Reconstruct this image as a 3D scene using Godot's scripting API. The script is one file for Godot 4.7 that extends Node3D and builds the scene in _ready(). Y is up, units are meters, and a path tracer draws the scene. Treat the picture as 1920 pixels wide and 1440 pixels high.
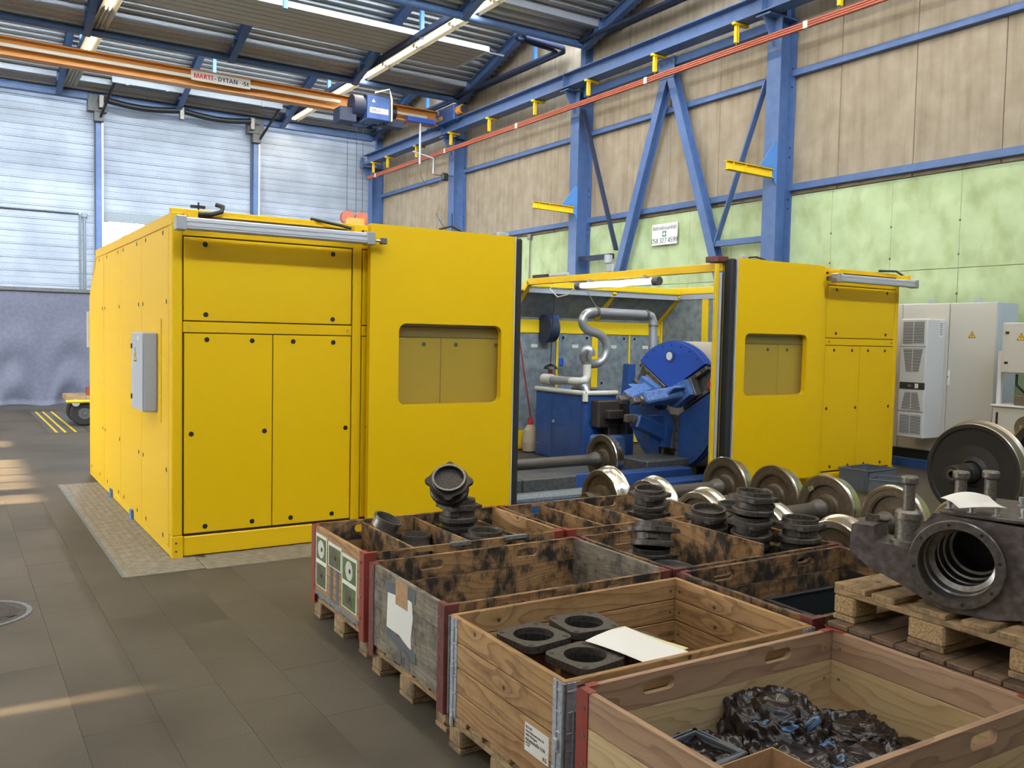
extends Node3D
# A railway workshop hall: yellow machine enclosure, pallet crates of castings, wheelsets, crane runway.

class MB:
	# Collects triangles (given counter-clockwise from outside) and commits them as one mesh.
	var V := PackedVector3Array()
	var N := PackedVector3Array()
	var U := PackedVector2Array()
	var K := PackedColorArray()
	var T := Transform3D.IDENTITY
	var g := 0
	var uo := Vector2.ZERO
	var colored := false
	var col := Color.WHITE

	func uvof(p: Vector3, n: Vector3) -> Vector2:
		var a := n.abs()
		var k := 2
		if a.x >= a.y and a.x >= a.z:
			k = 0
		elif a.y >= a.z:
			k = 1
		if k == g:
			return Vector2(p[(g + 1) % 3], p[(g + 2) % 3]) + uo
		return Vector2(p[g], p[3 - g - k]) + uo

	func vert(p: Vector3, n: Vector3, uv: Vector2) -> void:
		V.append(T * p)
		N.append((T.basis * n).normalized())
		U.append(uv)
		if colored:
			K.append(col)

	func tri(a: Vector3, b: Vector3, c: Vector3) -> void:
		var n := (b - a).cross(c - a)
		if n.length_squared() < 1e-16:
			return
		n = n.normalized()
		vert(a, n, uvof(a, n))
		vert(c, n, uvof(c, n))
		vert(b, n, uvof(b, n))

	func tris(a: Vector3, b: Vector3, c: Vector3, na: Vector3, nb: Vector3, nc: Vector3) -> void:
		vert(a, na, uvof(a, na))
		vert(c, nc, uvof(c, nc))
		vert(b, nb, uvof(b, nb))

	func face(pts: Array) -> void:
		for i in range(1, pts.size() - 1):
			tri(pts[0], pts[i], pts[i + 1])

	func face_out(pts: Array, out: Vector3) -> void:
		var n: Vector3 = (pts[1] - pts[0]).cross(pts[2] - pts[0])
		if n.dot(out) < 0.0:
			pts.reverse()
		face(pts)

	func box(c: Vector3, s: Vector3, bev := 0.0) -> MB:
		var h := s * 0.5
		var b := minf(bev, minf(h.x, minf(h.y, h.z)) * 0.9)
		for k in 3:
			var i := (k + 1) % 3
			var j := (k + 2) % 3
			for sg in [-1.0, 1.0]:
				var pts := []
				for q in [[-1, -1], [1, -1], [1, 1], [-1, 1]]:
					var p := Vector3.ZERO
					p[k] = sg * h[k]
					p[i] = q[0] * (h[i] - b)
					p[j] = q[1] * (h[j] - b)
					pts.append(c + p)
				var o := Vector3.ZERO
				o[k] = sg
				face_out(pts, o)
		if b > 0.0:
			for k in 3:
				var i := (k + 1) % 3
				var j := (k + 2) % 3
				for si in [-1.0, 1.0]:
					for sj in [-1.0, 1.0]:
						var pts := []
						for q in [[0, -1], [0, 1], [1, 1], [1, -1]]:
							var p := Vector3.ZERO
							p[k] = q[1] * (h[k] - b)
							p[i] = si * (h[i] if q[0] == 0 else h[i] - b)
							p[j] = sj * (h[j] - b if q[0] == 0 else h[j])
							pts.append(c + p)
						var o := Vector3.ZERO
						o[i] = si
						o[j] = sj
						face_out(pts, o)
			for sx in [-1.0, 1.0]:
				for sy in [-1.0, 1.0]:
					for sz in [-1.0, 1.0]:
						var d := Vector3(sx, sy, sz)
						face_out([c + d * Vector3(h.x, h.y - b, h.z - b), c + d * Vector3(h.x - b, h.y, h.z - b), c + d * Vector3(h.x - b, h.y - b, h.z)], d)
		return self

	func bx(x0: float, x1: float, y0: float, y1: float, z0: float, z1: float, bev := 0.0) -> MB:
		return box(Vector3((x0 + x1) / 2, (y0 + y1) / 2, (z0 + z1) / 2), Vector3(absf(x1 - x0), absf(y1 - y0), absf(z1 - z0)), bev)

	func along(a: Vector3, b: Vector3, up := Vector3.UP) -> Transform3D:
		var z := (b - a).normalized()
		var u := up
		if absf(z.dot(u)) > 0.98:
			u = Vector3.RIGHT
		var x := u.cross(z).normalized()
		var y := z.cross(x).normalized()
		return Transform3D(Basis(x, y, z), (a + b) / 2)

	func beam(a: Vector3, b: Vector3, w: float, h: float, up := Vector3.UP, bev := 0.0) -> MB:
		var keep := T
		var kg := g
		T = T * along(a, b, up)
		g = 2
		box(Vector3.ZERO, Vector3(w, h, a.distance_to(b)), bev)
		T = keep
		g = kg
		return self

	func ibeam(a: Vector3, b: Vector3, w: float, h: float, tf: float, tw: float, up := Vector3.UP) -> MB:
		var keep := T
		T = T * along(a, b, up)
		var l := a.distance_to(b)
		box(Vector3(0, h / 2 - tf / 2, 0), Vector3(w, tf, l))
		box(Vector3(0, -h / 2 + tf / 2, 0), Vector3(w, tf, l))
		box(Vector3.ZERO, Vector3(tw, h - 2 * tf, l))
		T = keep
		return self

	func tube(pts: Array, r, n := 10, cap := true) -> MB:
		var m := pts.size()
		var rings := []
		var norms := []
		var x := Vector3.ZERO
		for i in m:
			var d: Vector3 = (pts[mini(i + 1, m - 1)] - pts[maxi(i - 1, 0)]).normalized()
			if i == 0:
				x = d.cross(Vector3.UP if absf(d.y) < 0.9 else Vector3.RIGHT).normalized()
			else:
				x = (x - d * x.dot(d)).normalized()
			var y := d.cross(x)
			var rr: float = r[i] if r is Array else r
			var ring := []
			var nn := []
			for k in n:
				var a := TAU * k / n
				var o := x * cos(a) + y * sin(a)
				ring.append(pts[i] + o * rr)
				nn.append(o)
			rings.append(ring)
			norms.append(nn)
		for i in m - 1:
			for k in n:
				var k2 := (k + 1) % n
				tris(rings[i][k], rings[i][k2], rings[i + 1][k2], norms[i][k], norms[i][k2], norms[i + 1][k2])
				tris(rings[i][k], rings[i + 1][k2], rings[i + 1][k], norms[i][k], norms[i + 1][k2], norms[i + 1][k])
		if cap:
			var a: Array = rings[0].duplicate()
			face_out(a, pts[0] - pts[1])
			var b: Array = rings[m - 1].duplicate()
			face_out(b, pts[m - 1] - pts[m - 2])
		return self

	# Profile of (radius, height) turned about local Y; outline runs so that its outside lies to the right going up.
	func lathe(prof: Array, n := 32) -> MB:
		for i in prof.size() - 1:
			var p: Vector2 = prof[i]
			var q: Vector2 = prof[i + 1]
			if p.distance_to(q) < 1e-6:
				continue
			var nr := (q.y - p.y)
			var ny := -(q.x - p.x)
			for k in n:
				var a := TAU * k / n
				var b := TAU * (k + 1) / n
				var ca := Vector3(cos(a), 0, -sin(a))
				var cb := Vector3(cos(b), 0, -sin(b))
				var na := (ca * nr + Vector3.UP * ny).normalized()
				var nb := (cb * nr + Vector3.UP * ny).normalized()
				var p0 := ca * p.x + Vector3.UP * p.y
				var p1 := cb * p.x + Vector3.UP * p.y
				var q0 := ca * q.x + Vector3.UP * q.y
				var q1 := cb * q.x + Vector3.UP * q.y
				if p.x > 1e-6:
					tris(p0, p1, q1, na, nb, nb)
				if q.x > 1e-6:
					tris(p0, q1, q0, na, nb, na)
		return self

	func cyl(a: Vector3, b: Vector3, r: float, n := 16, r2 := -1.0) -> MB:
		var keep := T
		var d := (b - a)
		var y := d.normalized()
		var x := y.cross(Vector3.RIGHT if absf(y.x) < 0.9 else Vector3.UP).normalized()
		T = T * Transform3D(Basis(x, y, x.cross(y)), a)
		var l := d.length()
		var rb := r if r2 < 0.0 else r2
		lathe([Vector2(0, 0), Vector2(r, 0), Vector2(rb, l), Vector2(0, l)], n)
		T = keep
		return self

	func prism(poly: Array, z0: float, z1: float) -> MB:
		var pv := PackedVector2Array(poly)
		var area := 0.0
		for i in pv.size():
			var j := (i + 1) % pv.size()
			area += pv[i].x * pv[j].y - pv[j].x * pv[i].y
		if area < 0.0:
			pv.reverse()
		var idx := Geometry2D.triangulate_polygon(pv)
		for i in range(0, idx.size(), 3):
			var a := pv[idx[i]]
			var b := pv[idx[i + 1]]
			var c := pv[idx[i + 2]]
			face_out([Vector3(a.x, a.y, z1), Vector3(b.x, b.y, z1), Vector3(c.x, c.y, z1)], Vector3.BACK)
			face_out([Vector3(a.x, a.y, z0), Vector3(b.x, b.y, z0), Vector3(c.x, c.y, z0)], Vector3.FORWARD)
		for i in pv.size():
			var a := pv[i]
			var b := pv[(i + 1) % pv.size()]
			face([Vector3(a.x, a.y, z0), Vector3(b.x, b.y, z0), Vector3(b.x, b.y, z1), Vector3(a.x, a.y, z1)])
		return self

	# Rectangular plate in the XY plane with one hole (points counter-clockwise).
	func plate_hole(x0: float, y0: float, x1: float, y1: float, hole: Array, z0: float, z1: float) -> MB:
		var c := Vector2.ZERO
		for p in hole:
			c += p
		c /= hole.size()
		var outer := []
		var side := []
		for p in hole:
			var d: Vector2 = p - c
			var tx := ((x1 if d.x > 0 else x0) - c.x) / d.x if absf(d.x) > 1e-9 else 1e9
			var ty := ((y1 if d.y > 0 else y0) - c.y) / d.y if absf(d.y) > 1e-9 else 1e9
			outer.append(c + d * minf(tx, ty))
			side.append((0 if d.x > 0 else 2) if tx < ty else (1 if d.y > 0 else 3))
		var corner := [Vector2(x1, y1), Vector2(x0, y1), Vector2(x0, y0), Vector2(x1, y0)]
		var m := hole.size()
		for i in m:
			var j := (i + 1) % m
			var ring := [hole[i], outer[i]]
			var s: int = side[i]
			while s != side[j]:
				ring.append(corner[s])
				s = (s + 1) % 4
			ring.append(outer[j])
			ring.append(hole[j])
			for zz in [z0, z1]:
				var o := Vector3.FORWARD if zz == z0 else Vector3.BACK
				for k in range(1, ring.size() - 1):
					face_out([Vector3(ring[0].x, ring[0].y, zz), Vector3(ring[k].x, ring[k].y, zz), Vector3(ring[k + 1].x, ring[k + 1].y, zz)], o)
			var mid: Vector2 = (hole[i] + hole[j]) / 2.0
			face_out([Vector3(hole[i].x, hole[i].y, z0), Vector3(hole[j].x, hole[j].y, z0), Vector3(hole[j].x, hole[j].y, z1), Vector3(hole[i].x, hole[i].y, z1)], Vector3(c.x - mid.x, c.y - mid.y, 0))
		face([Vector3(x0, y0, z0), Vector3(x1, y0, z0), Vector3(x1, y0, z1), Vector3(x0, y0, z1)])
		face([Vector3(x1, y1, z0), Vector3(x0, y1, z0), Vector3(x0, y1, z1), Vector3(x1, y1, z1)])
		face([Vector3(x1, y0, z0), Vector3(x1, y1, z0), Vector3(x1, y1, z1), Vector3(x1, y0, z1)])
		face([Vector3(x0, y1, z0), Vector3(x0, y0, z0), Vector3(x0, y0, z1), Vector3(x0, y1, z1)])
		return self

	func mesh() -> ArrayMesh:
		var arr := []
		arr.resize(Mesh.ARRAY_MAX)
		arr[Mesh.ARRAY_VERTEX] = V
		arr[Mesh.ARRAY_NORMAL] = N
		arr[Mesh.ARRAY_TEX_UV] = U
		if colored:
			arr[Mesh.ARRAY_COLOR] = K
		var m := ArrayMesh.new()
		m.add_surface_from_arrays(Mesh.PRIMITIVE_TRIANGLES, arr)
		return m

var M := {}
var used := {}
var rng := RandomNumberGenerator.new()

func rrect(cx: float, cy: float, w: float, h: float, r: float, seg := 5) -> Array:
	var out := []
	for q in [[1, 1, 0.0], [-1, 1, 0.5], [-1, -1, 1.0], [1, -1, 1.5]]:
		for i in seg + 1:
			var a: float = PI * (q[2] + 0.5 * i / seg)
			out.append(Vector2(cx + q[0] * (w / 2 - r) + r * cos(a), cy + q[1] * (h / 2 - r) + r * sin(a)))
	return out

func circle(r: float, n: int, cx := 0.0, cy := 0.0) -> Array:
	var out := []
	for i in n:
		out.append(Vector2(cx + r * cos(TAU * i / n), cy + r * sin(TAU * i / n)))
	return out

func numbered(called: String) -> String:
	if not used.has(called):
		used[called] = 0
		return called
	used[called] += 1
	return "%s_%03d" % [called, used[called]]

func put(called: String, mesh: Mesh, m: Material, parent: Node3D, at := Transform3D.IDENTITY) -> MeshInstance3D:
	var o := MeshInstance3D.new()
	o.name = called
	o.mesh = mesh
	o.material_override = m
	o.transform = at
	parent.add_child(o, true)
	return o

func obj(called: String, b: MB, m: Material, parent: Node3D) -> MeshInstance3D:
	return put(called, b.mesh(), m, parent)

func meta(o: Node3D, label: String, category: String, group := "") -> Node3D:
	o.set_meta("label", label)
	o.set_meta("category", category)
	if group:
		o.set_meta("group", group)
	return o

func thing(called: String, label: String, category: String, at := Vector3.ZERO, turn := 0.0, group := "") -> Node3D:
	var o := Node3D.new()
	o.name = numbered(called)
	add_child(o)
	o.position = at
	o.rotation.y = turn
	return meta(o, label, category, group)

# A thing that is one single mesh.
func single(called: String, b: MB, m: Material, label: String, category: String, at := Vector3.ZERO, turn := 0.0, group := "") -> MeshInstance3D:
	var o := put(numbered(called), b.mesh(), m, self)
	o.position = at
	o.rotation.y = turn
	meta(o, label, category, group)
	return o

func setting(called: String) -> Node3D:
	var o := Node3D.new()
	o.name = called
	add_child(o)
	o.set_meta("kind", "structure")
	return o

func copy_of(o: Node3D, at: Vector3, turn: float, label := "", group := "") -> Node3D:
	var c: Node3D = o.duplicate()
	c.name = numbered(String(o.name).rstrip("_0123456789"))
	add_child(c)
	c.position = at
	c.rotation.y = turn
	if label:
		c.set_meta("label", label)
	if group:
		c.set_meta("group", group)
	return c

func lettering(text: String, size: float, m: Material, parent: Node3D, at: Transform3D, bold := true, deep := 0.003) -> MeshInstance3D:
	var t := TextMesh.new()
	var f := SystemFont.new()
	f.font_names = PackedStringArray(["Droid Sans"])
	if bold:
		f.font_weight = 700
	t.font = f
	t.text = text
	t.font_size = 32
	t.pixel_size = size / 32.0
	t.depth = deep
	t.curve_step = 4.0
	return put("lettering", t, m, parent, at)

func pm(c: Color, rough := 0.6, metal := 0.0, spec := 0.5) -> StandardMaterial3D:
	var m := StandardMaterial3D.new()
	m.albedo_color = c
	m.roughness = rough
	m.metallic = metal
	m.metallic_specular = spec
	return m

func noise_tex(sd: int, freq: float, colors: Array, oct := 4, size := 512, offs := []) -> NoiseTexture2D:
	var n := FastNoiseLite.new()
	n.seed = sd
	n.frequency = freq
	n.noise_type = FastNoiseLite.TYPE_SIMPLEX_SMOOTH
	n.fractal_octaves = oct
	var t := NoiseTexture2D.new()
	t.width = size
	t.height = size
	t.seamless = true
	t.noise = n
	var gr := Gradient.new()
	var pc := PackedColorArray()
	var po := PackedFloat32Array()
	for i in colors.size():
		pc.append(colors[i])
		po.append(offs[i] if offs.size() else float(i) / (colors.size() - 1))
	gr.offsets = po
	gr.colors = pc
	t.color_ramp = gr
	return t

func normal_tex(sd: int, freq: float, strength: float, oct := 4, size := 512) -> NoiseTexture2D:
	var n := FastNoiseLite.new()
	n.seed = sd
	n.frequency = freq
	n.fractal_octaves = oct
	var t := NoiseTexture2D.new()
	t.width = size
	t.height = size
	t.seamless = true
	t.noise = n
	t.as_normal_map = true
	t.bump_strength = strength
	return t

# Mottled material mapped in space: albedo noise, a second multiplied layer, optional normal map.
func mottled(t1: Texture2D, s1: Vector3, rough: float, t2: Texture2D = null, s2 := Vector3.ONE, metal := 0.0, world := true) -> StandardMaterial3D:
	var m := StandardMaterial3D.new()
	m.albedo_texture = t1
	m.uv1_triplanar = true
	m.uv1_world_triplanar = world
	m.uv1_triplanar_sharpness = 8.0
	m.uv1_scale = s1
	m.roughness = rough
	m.metallic = metal
	if t2:
		m.detail_enabled = true
		m.detail_albedo = t2
		m.detail_blend_mode = BaseMaterial3D.BLEND_MODE_MUL
		m.detail_uv_layer = BaseMaterial3D.DETAIL_UV_2
		m.uv2_triplanar = true
		m.uv2_world_triplanar = world
		m.uv2_triplanar_sharpness = 8.0
		m.uv2_scale = s2
	return m

# Sawn board: 2 m x 0.5 m of grain along U, with rings, fibres, knots and, where asked, oil stains.
func wood(sd: int, light: Color, dark: Color, rings: float, knots: int, stain := 0.0, wear := 0.0) -> StandardMaterial3D:
	var w := 896
	var h := 224
	var n := FastNoiseLite.new()
	n.seed = sd
	n.frequency = 1.0
	n.fractal_octaves = 3
	var f := FastNoiseLite.new()
	f.seed = sd + 7
	f.frequency = 1.0
	f.fractal_octaves = 2
	var r := RandomNumberGenerator.new()
	r.seed = sd
	var kn := []
	for i in knots:
		kn.append(Vector3(r.randf_range(0.1, 1.9), r.randf_range(0.04, 0.46), r.randf_range(0.007, 0.014)))
	var im := Image.create(w, h, false, Image.FORMAT_RGB8)
	for y in h:
		var v := 0.5 * y / h
		for x in w:
			var u := 2.0 * x / w
			var ring := v * rings + n.get_noise_2d(u * 0.9, v * 5.0) * rings * 0.09
			var knot := 0.0
			for k in kn:
				var dx: float = (u - k.x) * 0.45
				var dy: float = v - k.y
				var d := sqrt(dx * dx + dy * dy)
				ring += 2.4 * exp(-d * 22.0)
				knot = maxf(knot, 1.0 - smoothstep(k.z * 0.8, k.z * 1.15, Vector2(u - k.x, dy).length()))
			var fr := ring - floorf(ring)
			var line := fr * fr * fr * smoothstep(1.0, 0.93, fr)
			var fib := f.get_noise_2d(u * 9.0, v * 330.0)
			var tone := n.get_noise_2d(u * 0.7 + 30.0, v * 3.0 + 11.0)
			var c := light.lerp(dark, clampf(0.12 + line * 0.75 + fib * 0.22 + tone * 0.3, 0.0, 1.0))
			c = c.lerp(Color(0.2, 0.11, 0.06), knot * 0.85)
			if wear > 0.0:
				var q := smoothstep(0.05, 0.45, f.get_noise_2d(u * 2.0 + 5.0, v * 14.0) + 0.5 * fib)
				c = c.lerp(Color(0.36, 0.33, 0.28), q * wear)
			if stain > 0.0:
				var s := 0.9 * n.get_noise_2d(u * 3.5 + 3.0, v * 4.0) + 0.55 * f.get_noise_2d(u * 14.0, v * 9.0) + 0.3 * f.get_noise_2d(u * 70.0 + 9.0, v * 22.0) + 0.1 * fib
				c = c.lerp(Color(0.1, 0.072, 0.045), smoothstep(-0.45, 0.5, s) * stain * 0.75)
				c = c.lerp(Color(0.05, 0.038, 0.028), smoothstep(0.16, 0.62, s) * stain * 0.9)
			im.set_pixel(x, y, c)
	var m := StandardMaterial3D.new()
	m.albedo_texture = ImageTexture.create_from_image(im)
	m.uv1_scale = Vector3(0.5, 2.0, 1.0)
	m.roughness = 0.72
	return m

const EXPOSURE := 0.22
const SKY_ENERGY := 10.0
const SUN_ENERGY := 70.0
const LAMP_ENERGY := 17.0

func _ready() -> void:
	rng.seed = 4242
	# camera
	var cam := Camera3D.new()
	cam.name = "camera"
	cam.position = Vector3(0, 1.66, 0)
	cam.basis = Basis.from_euler(Vector3(-0.0526620034, -0.5697526787, 0.0208736022), EULER_ORDER_YXZ)
	cam.fov = rad_to_deg(2.0 * atan(720.0 / 1656.386))
	cam.near = 0.05
	cam.far = 200.0
	cam.current = true
	add_child(cam)
	# sky and exposure
	var env := Environment.new()
	env.background_mode = Environment.BG_SKY
	var sm := ProceduralSkyMaterial.new()
	sm.sky_top_color = Color(0.80, 0.86, 0.93)
	sm.sky_horizon_color = Color(0.97, 0.97, 0.96)
	sm.ground_horizon_color = Color(0.52, 0.52, 0.50)
	sm.ground_bottom_color = Color(0.40, 0.40, 0.38)
	sm.sky_energy_multiplier = SKY_ENERGY
	sm.ground_energy_multiplier = SKY_ENERGY
	sm.sun_angle_max = 1.0
	var sky := Sky.new()
	sky.sky_material = sm
	env.sky = sky
	env.tonemap_mode = Environment.TONE_MAPPER_LINEAR
	env.tonemap_exposure = EXPOSURE
	env.sdfgi_enabled = true
	env.ssao_enabled = true
	env.ssil_enabled = true
	var we := WorldEnvironment.new()
	we.name = "environment"
	we.environment = env
	add_child(we)
	# low sun from the left, through the windows of the left wall
	var sun := DirectionalLight3D.new()
	sun.name = "sun"
	sun.light_energy = SUN_ENERGY
	sun.light_color = Color(1.0, 0.90, 0.74)
	sun.light_angular_distance = 0.6
	sun.shadow_enabled = true
	add_child(sun)
	sun.look_at_from_position(Vector3.ZERO, Vector3(cos(deg_to_rad(22.4)) * cos(deg_to_rad(3.0)), -sin(deg_to_rad(22.4)), cos(deg_to_rad(22.4)) * sin(deg_to_rad(3.0))), Vector3.UP)
	materials()
	build_shell()
	build_roof()
	build_right_wall_steel()
	build_back_wall_fittings()
	build_crane()
	build_enclosure()
	build_machine()
	build_cabinets()
	build_wheelsets()
	build_crates()
	build_housing()
	build_floor_things()

func materials() -> void:
	M.yellow = pm(Color8(226, 180, 6), 0.34)
	M.yellow2 = pm(Color8(224, 184, 22), 0.45)
	M.yellow_in = pm(Color8(226, 190, 20), 0.5)
	M.hole = pm(Color8(22, 20, 17), 0.5)
	M.seam = pm(Color8(60, 45, 8), 0.8)
	M.rubber = pm(Color8(30, 30, 30), 0.75)
	M.black = pm(Color8(26, 26, 27), 0.45)
	M.silver = pm(Color8(190, 192, 196), 0.36, 0.65)
	M.aluminium = pm(Color8(204, 205, 208), 0.4, 0.3)
	M.white = pm(Color8(226, 226, 222), 0.5)
	M.cream = pm(Color8(204, 200, 186), 0.45)
	M.grey_box = pm(Color8(170, 175, 180), 0.42)
	M.blue_steel = mottled(noise_tex(3, 0.012, [Color8(66, 90, 130), Color8(78, 104, 146)], 4), Vector3(0.5, 0.5, 0.5), 0.42)
	M.blue_bright = pm(Color8(74, 122, 178), 0.42)
	M.blue_machine = mottled(noise_tex(5, 0.01, [Color8(36, 66, 118), Color8(48, 84, 144)], 4), Vector3(0.7, 0.7, 0.7), 0.4)
	M.blue_face = pm(Color8(40, 80, 170), 0.38)
	M.blue_pale = mottled(noise_tex(6, 0.02, [Color8(52, 92, 160), Color8(110, 140, 186)], 4), Vector3(2, 2, 2), 0.5)
	M.blue_dark = pm(Color8(32, 42, 66), 0.6)
	M.orange = pm(Color8(206, 138, 58), 0.45)
	M.rail_red = mottled(noise_tex(8, 0.03, [Color8(150, 74, 54), Color8(178, 98, 74)], 3), Vector3(0.5, 3, 3), 0.6)
	M.red_steel = pm(Color8(128, 50, 36), 0.5)
	M.red_dark = mottled(noise_tex(9, 0.02, [Color8(78, 38, 34), Color8(112, 52, 44)], 4), Vector3(2, 2, 2), 0.55)
	M.red = pm(Color8(190, 40, 30), 0.4)
	M.galv = mottled(noise_tex(11, 0.05, [Color8(150, 156, 162), Color8(196, 202, 208)], 3), Vector3(1.5, 1.5, 1.5), 0.45, null, Vector3.ONE, 0.35)
	M.galv_dark = mottled(noise_tex(12, 0.03, [Color8(96, 102, 104), Color8(140, 146, 148)], 4), Vector3(2, 2, 2), 0.5, null, Vector3.ONE, 0.3)
	M.clad = mottled(noise_tex(13, 0.09, [Color8(138, 145, 154), Color8(178, 185, 194)], 3), Vector3(0.7, 0.7, 0.7), 0.5, noise_tex(14, 0.01, [Color8(214, 214, 214), Color8(255, 255, 255)], 3), Vector3(0.15, 0.15, 0.15), 0.15)
	M.deck = mottled(noise_tex(15, 0.04, [Color8(176, 178, 178), Color8(198, 200, 200)], 3), Vector3(0.4, 1, 1), 0.36, null, Vector3.ONE, 0.7)
	M.heat = pm(Color8(176, 170, 156), 0.55)
	M.concrete = mottled(noise_tex(17, 0.012, [Color8(140, 126, 105), Color8(152, 138, 117), Color8(164, 150, 130)], 6), Vector3(0.3, 0.3, 0.3), 0.9, noise_tex(18, 0.02, [Color8(224, 221, 216), Color8(246, 245, 243), Color8(255, 255, 255)], 4), Vector3(0.6, 0.045, 0.6))
	M.green = mottled(noise_tex(19, 0.01, [Color8(164, 180, 136), Color8(178, 194, 150), Color8(190, 206, 164)], 6), Vector3(0.3, 0.3, 0.3), 0.85, noise_tex(20, 0.012, [Color8(224, 220, 204), Color8(250, 249, 244), Color8(255, 255, 255)], 5), Vector3(0.35, 0.2, 0.35))
	M.asphalt = mottled(noise_tex(21, 0.22, [Color8(50, 44, 36), Color8(86, 78, 66), Color8(132, 122, 106)], 3, 1024), Vector3(0.9, 0.9, 0.9), 0.62, noise_tex(22, 0.008, [Color8(176, 172, 164), Color8(228, 226, 222), Color8(255, 255, 255)], 5), Vector3(0.16, 0.16, 0.16))
	M.asphalt2 = mottled(noise_tex(23, 0.22, [Color8(49, 43, 35), Color8(85, 77, 65), Color8(130, 120, 104)], 3, 1024), Vector3(0.9, 0.9, 0.9), 0.6, noise_tex(24, 0.008, [Color8(174, 170, 162), Color8(227, 225, 221), Color8(255, 255, 255)], 5), Vector3(0.2, 0.2, 0.2))
	M.joint = pm(Color8(66, 59, 50), 0.9)
	M.tread = mottled(noise_tex(25, 0.02, [Color8(120, 112, 98), Color8(164, 156, 140)], 4), Vector3(1, 1, 1), 0.5, null, Vector3.ONE, 0.3)
	M.iron = mottled(noise_tex(26, 0.03, [Color8(42, 38, 34), Color8(70, 63, 56), Color8(92, 84, 75)], 5), Vector3(3, 3, 3), 0.48, null, Vector3.ONE, 0.35, false)
	M.iron_dark = mottled(noise_tex(27, 0.03, [Color8(24, 22, 20), Color8(46, 42, 38), Color8(66, 60, 54)], 5), Vector3(4, 4, 4), 0.36, null, Vector3.ONE, 0.3, false)
	M.iron_rust = mottled(noise_tex(28, 0.03, [Color8(64, 40, 28), Color8(92, 60, 42)], 5), Vector3(4, 4, 4), 0.6, null, Vector3.ONE, 0.2, false)
	M.cast = mottled(noise_tex(29, 0.014, [Color8(62, 48, 46), Color8(86, 76, 72), Color8(116, 108, 102)], 6), Vector3(2.4, 2.4, 2.4), 0.5, null, Vector3.ONE, 0.3, false)
	M.bore = mottled(noise_tex(30, 0.02, [Color8(98, 92, 87), Color8(138, 132, 126)], 4), Vector3(3, 3, 3), 0.3, null, Vector3.ONE, 0.75, false)
	M.wheel_web = mottled(noise_tex(31, 0.02, [Color8(78, 65, 48), Color8(90, 76, 57), Color8(104, 89, 68)], 5), Vector3(1.5, 1.5, 1.5), 0.5, null, Vector3.ONE, 0.25, false)
	M.wheel_dark = pm(Color8(44, 40, 36), 0.55, 0.2)
	M.axle = mottled(noise_tex(32, 0.02, [Color8(82, 75, 66), Color8(94, 87, 77)], 4), Vector3(2, 2, 2), 0.45, null, Vector3.ONE, 0.3, false)
	M.shiny = pm(Color8(226, 220, 206), 0.24, 1.0)
	M.shiny2 = pm(Color8(150, 142, 130), 0.32, 0.9)
	M.steel_old = mottled(noise_tex(33, 0.03, [Color8(92, 86, 78), Color8(148, 142, 132)], 4), Vector3(5, 5, 5), 0.4, null, Vector3.ONE, 0.6, false)
	M.paper = pm(Color8(228, 225, 216), 0.8)
	M.paper_y = pm(Color8(214, 208, 150), 0.8)
	M.ink = pm(Color8(34, 34, 36), 0.7)
	M.ink_blue = pm(Color8(24, 36, 88), 0.6)
	M.ink_red = pm(Color8(196, 28, 40), 0.6)
	M.ink_green = pm(Color8(24, 120, 78), 0.6)
	M.photo_green = pm(Color8(74, 96, 40), 0.5)
	M.card = mottled(noise_tex(34, 0.02, [Color8(158, 124, 88), Color8(178, 144, 106)], 3), Vector3(2, 2, 2), 0.85)
	M.bag = pm(Color8(16, 15, 15), 0.24)
	M.bag.vertex_color_use_as_albedo = true
	M.bag.albedo_color = Color.WHITE
	M.bin_grey = pm(Color8(92, 98, 104), 0.5)
	M.bin_dark = pm(Color8(34, 37, 38), 0.4)
	M.tape = pm(Color8(88, 92, 92), 0.5, 0.2)
	M.curtain = mottled(noise_tex(35, 0.03, [Color8(84, 85, 98), Color8(98, 99, 112)], 4), Vector3(0.6, 0.6, 0.6), 0.7)
	M.panel_in = mottled(noise_tex(36, 0.014, [Color8(104, 112, 114), Color8(130, 138, 140), Color8(148, 156, 158)], 6), Vector3(0.8, 0.8, 0.8), 0.45, null, Vector3.ONE, 0.3)
	M.plate_dark = mottled(noise_tex(37, 0.02, [Color8(72, 72, 70), Color8(104, 104, 102)], 4), Vector3(1.5, 1.5, 1.5), 0.5, null, Vector3.ONE, 0.3)
	M.cab_grey = pm(Color8(198, 194, 182), 0.5)
	M.cab_side = pm(Color8(190, 198, 206), 0.4)
	M.ac_white = pm(Color8(206, 206, 202), 0.45)
	M.slot = pm(Color8(40, 38, 34), 0.8)
	M.hose = pm(Color8(168, 170, 170), 0.34, 0.6)
	M.tile_dark = pm(Color8(96, 88, 76), 0.7)
	M.tyre = pm(Color8(34, 32, 30), 0.85)
	M.mop = pm(Color8(176, 158, 126), 0.95)
	M.chip = mottled(noise_tex(38, 0.12, [Color8(116, 92, 62), Color8(160, 132, 92), Color8(196, 170, 126)], 3), Vector3(1.2, 1.2, 1.2), 0.9, null, Vector3.ONE, 0.0, false)
	M.glass = pm(Color(0.86, 0.9, 0.88, 0.12), 0.04)
	M.glass.transparency = BaseMaterial3D.TRANSPARENCY_ALPHA
	M.tint = pm(Color(0.55, 0.55, 0.36, 0.16), 0.06)
	M.tint.transparency = BaseMaterial3D.TRANSPARENCY_ALPHA
	M.tube = pm(Color8(255, 250, 232), 0.4)
	M.tube.emission_enabled = true
	M.tube.emission = Color8(255, 240, 205)
	M.tube.emission_energy_multiplier = 14.0
	M.tube_white = pm(Color8(250, 252, 255), 0.4)
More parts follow.
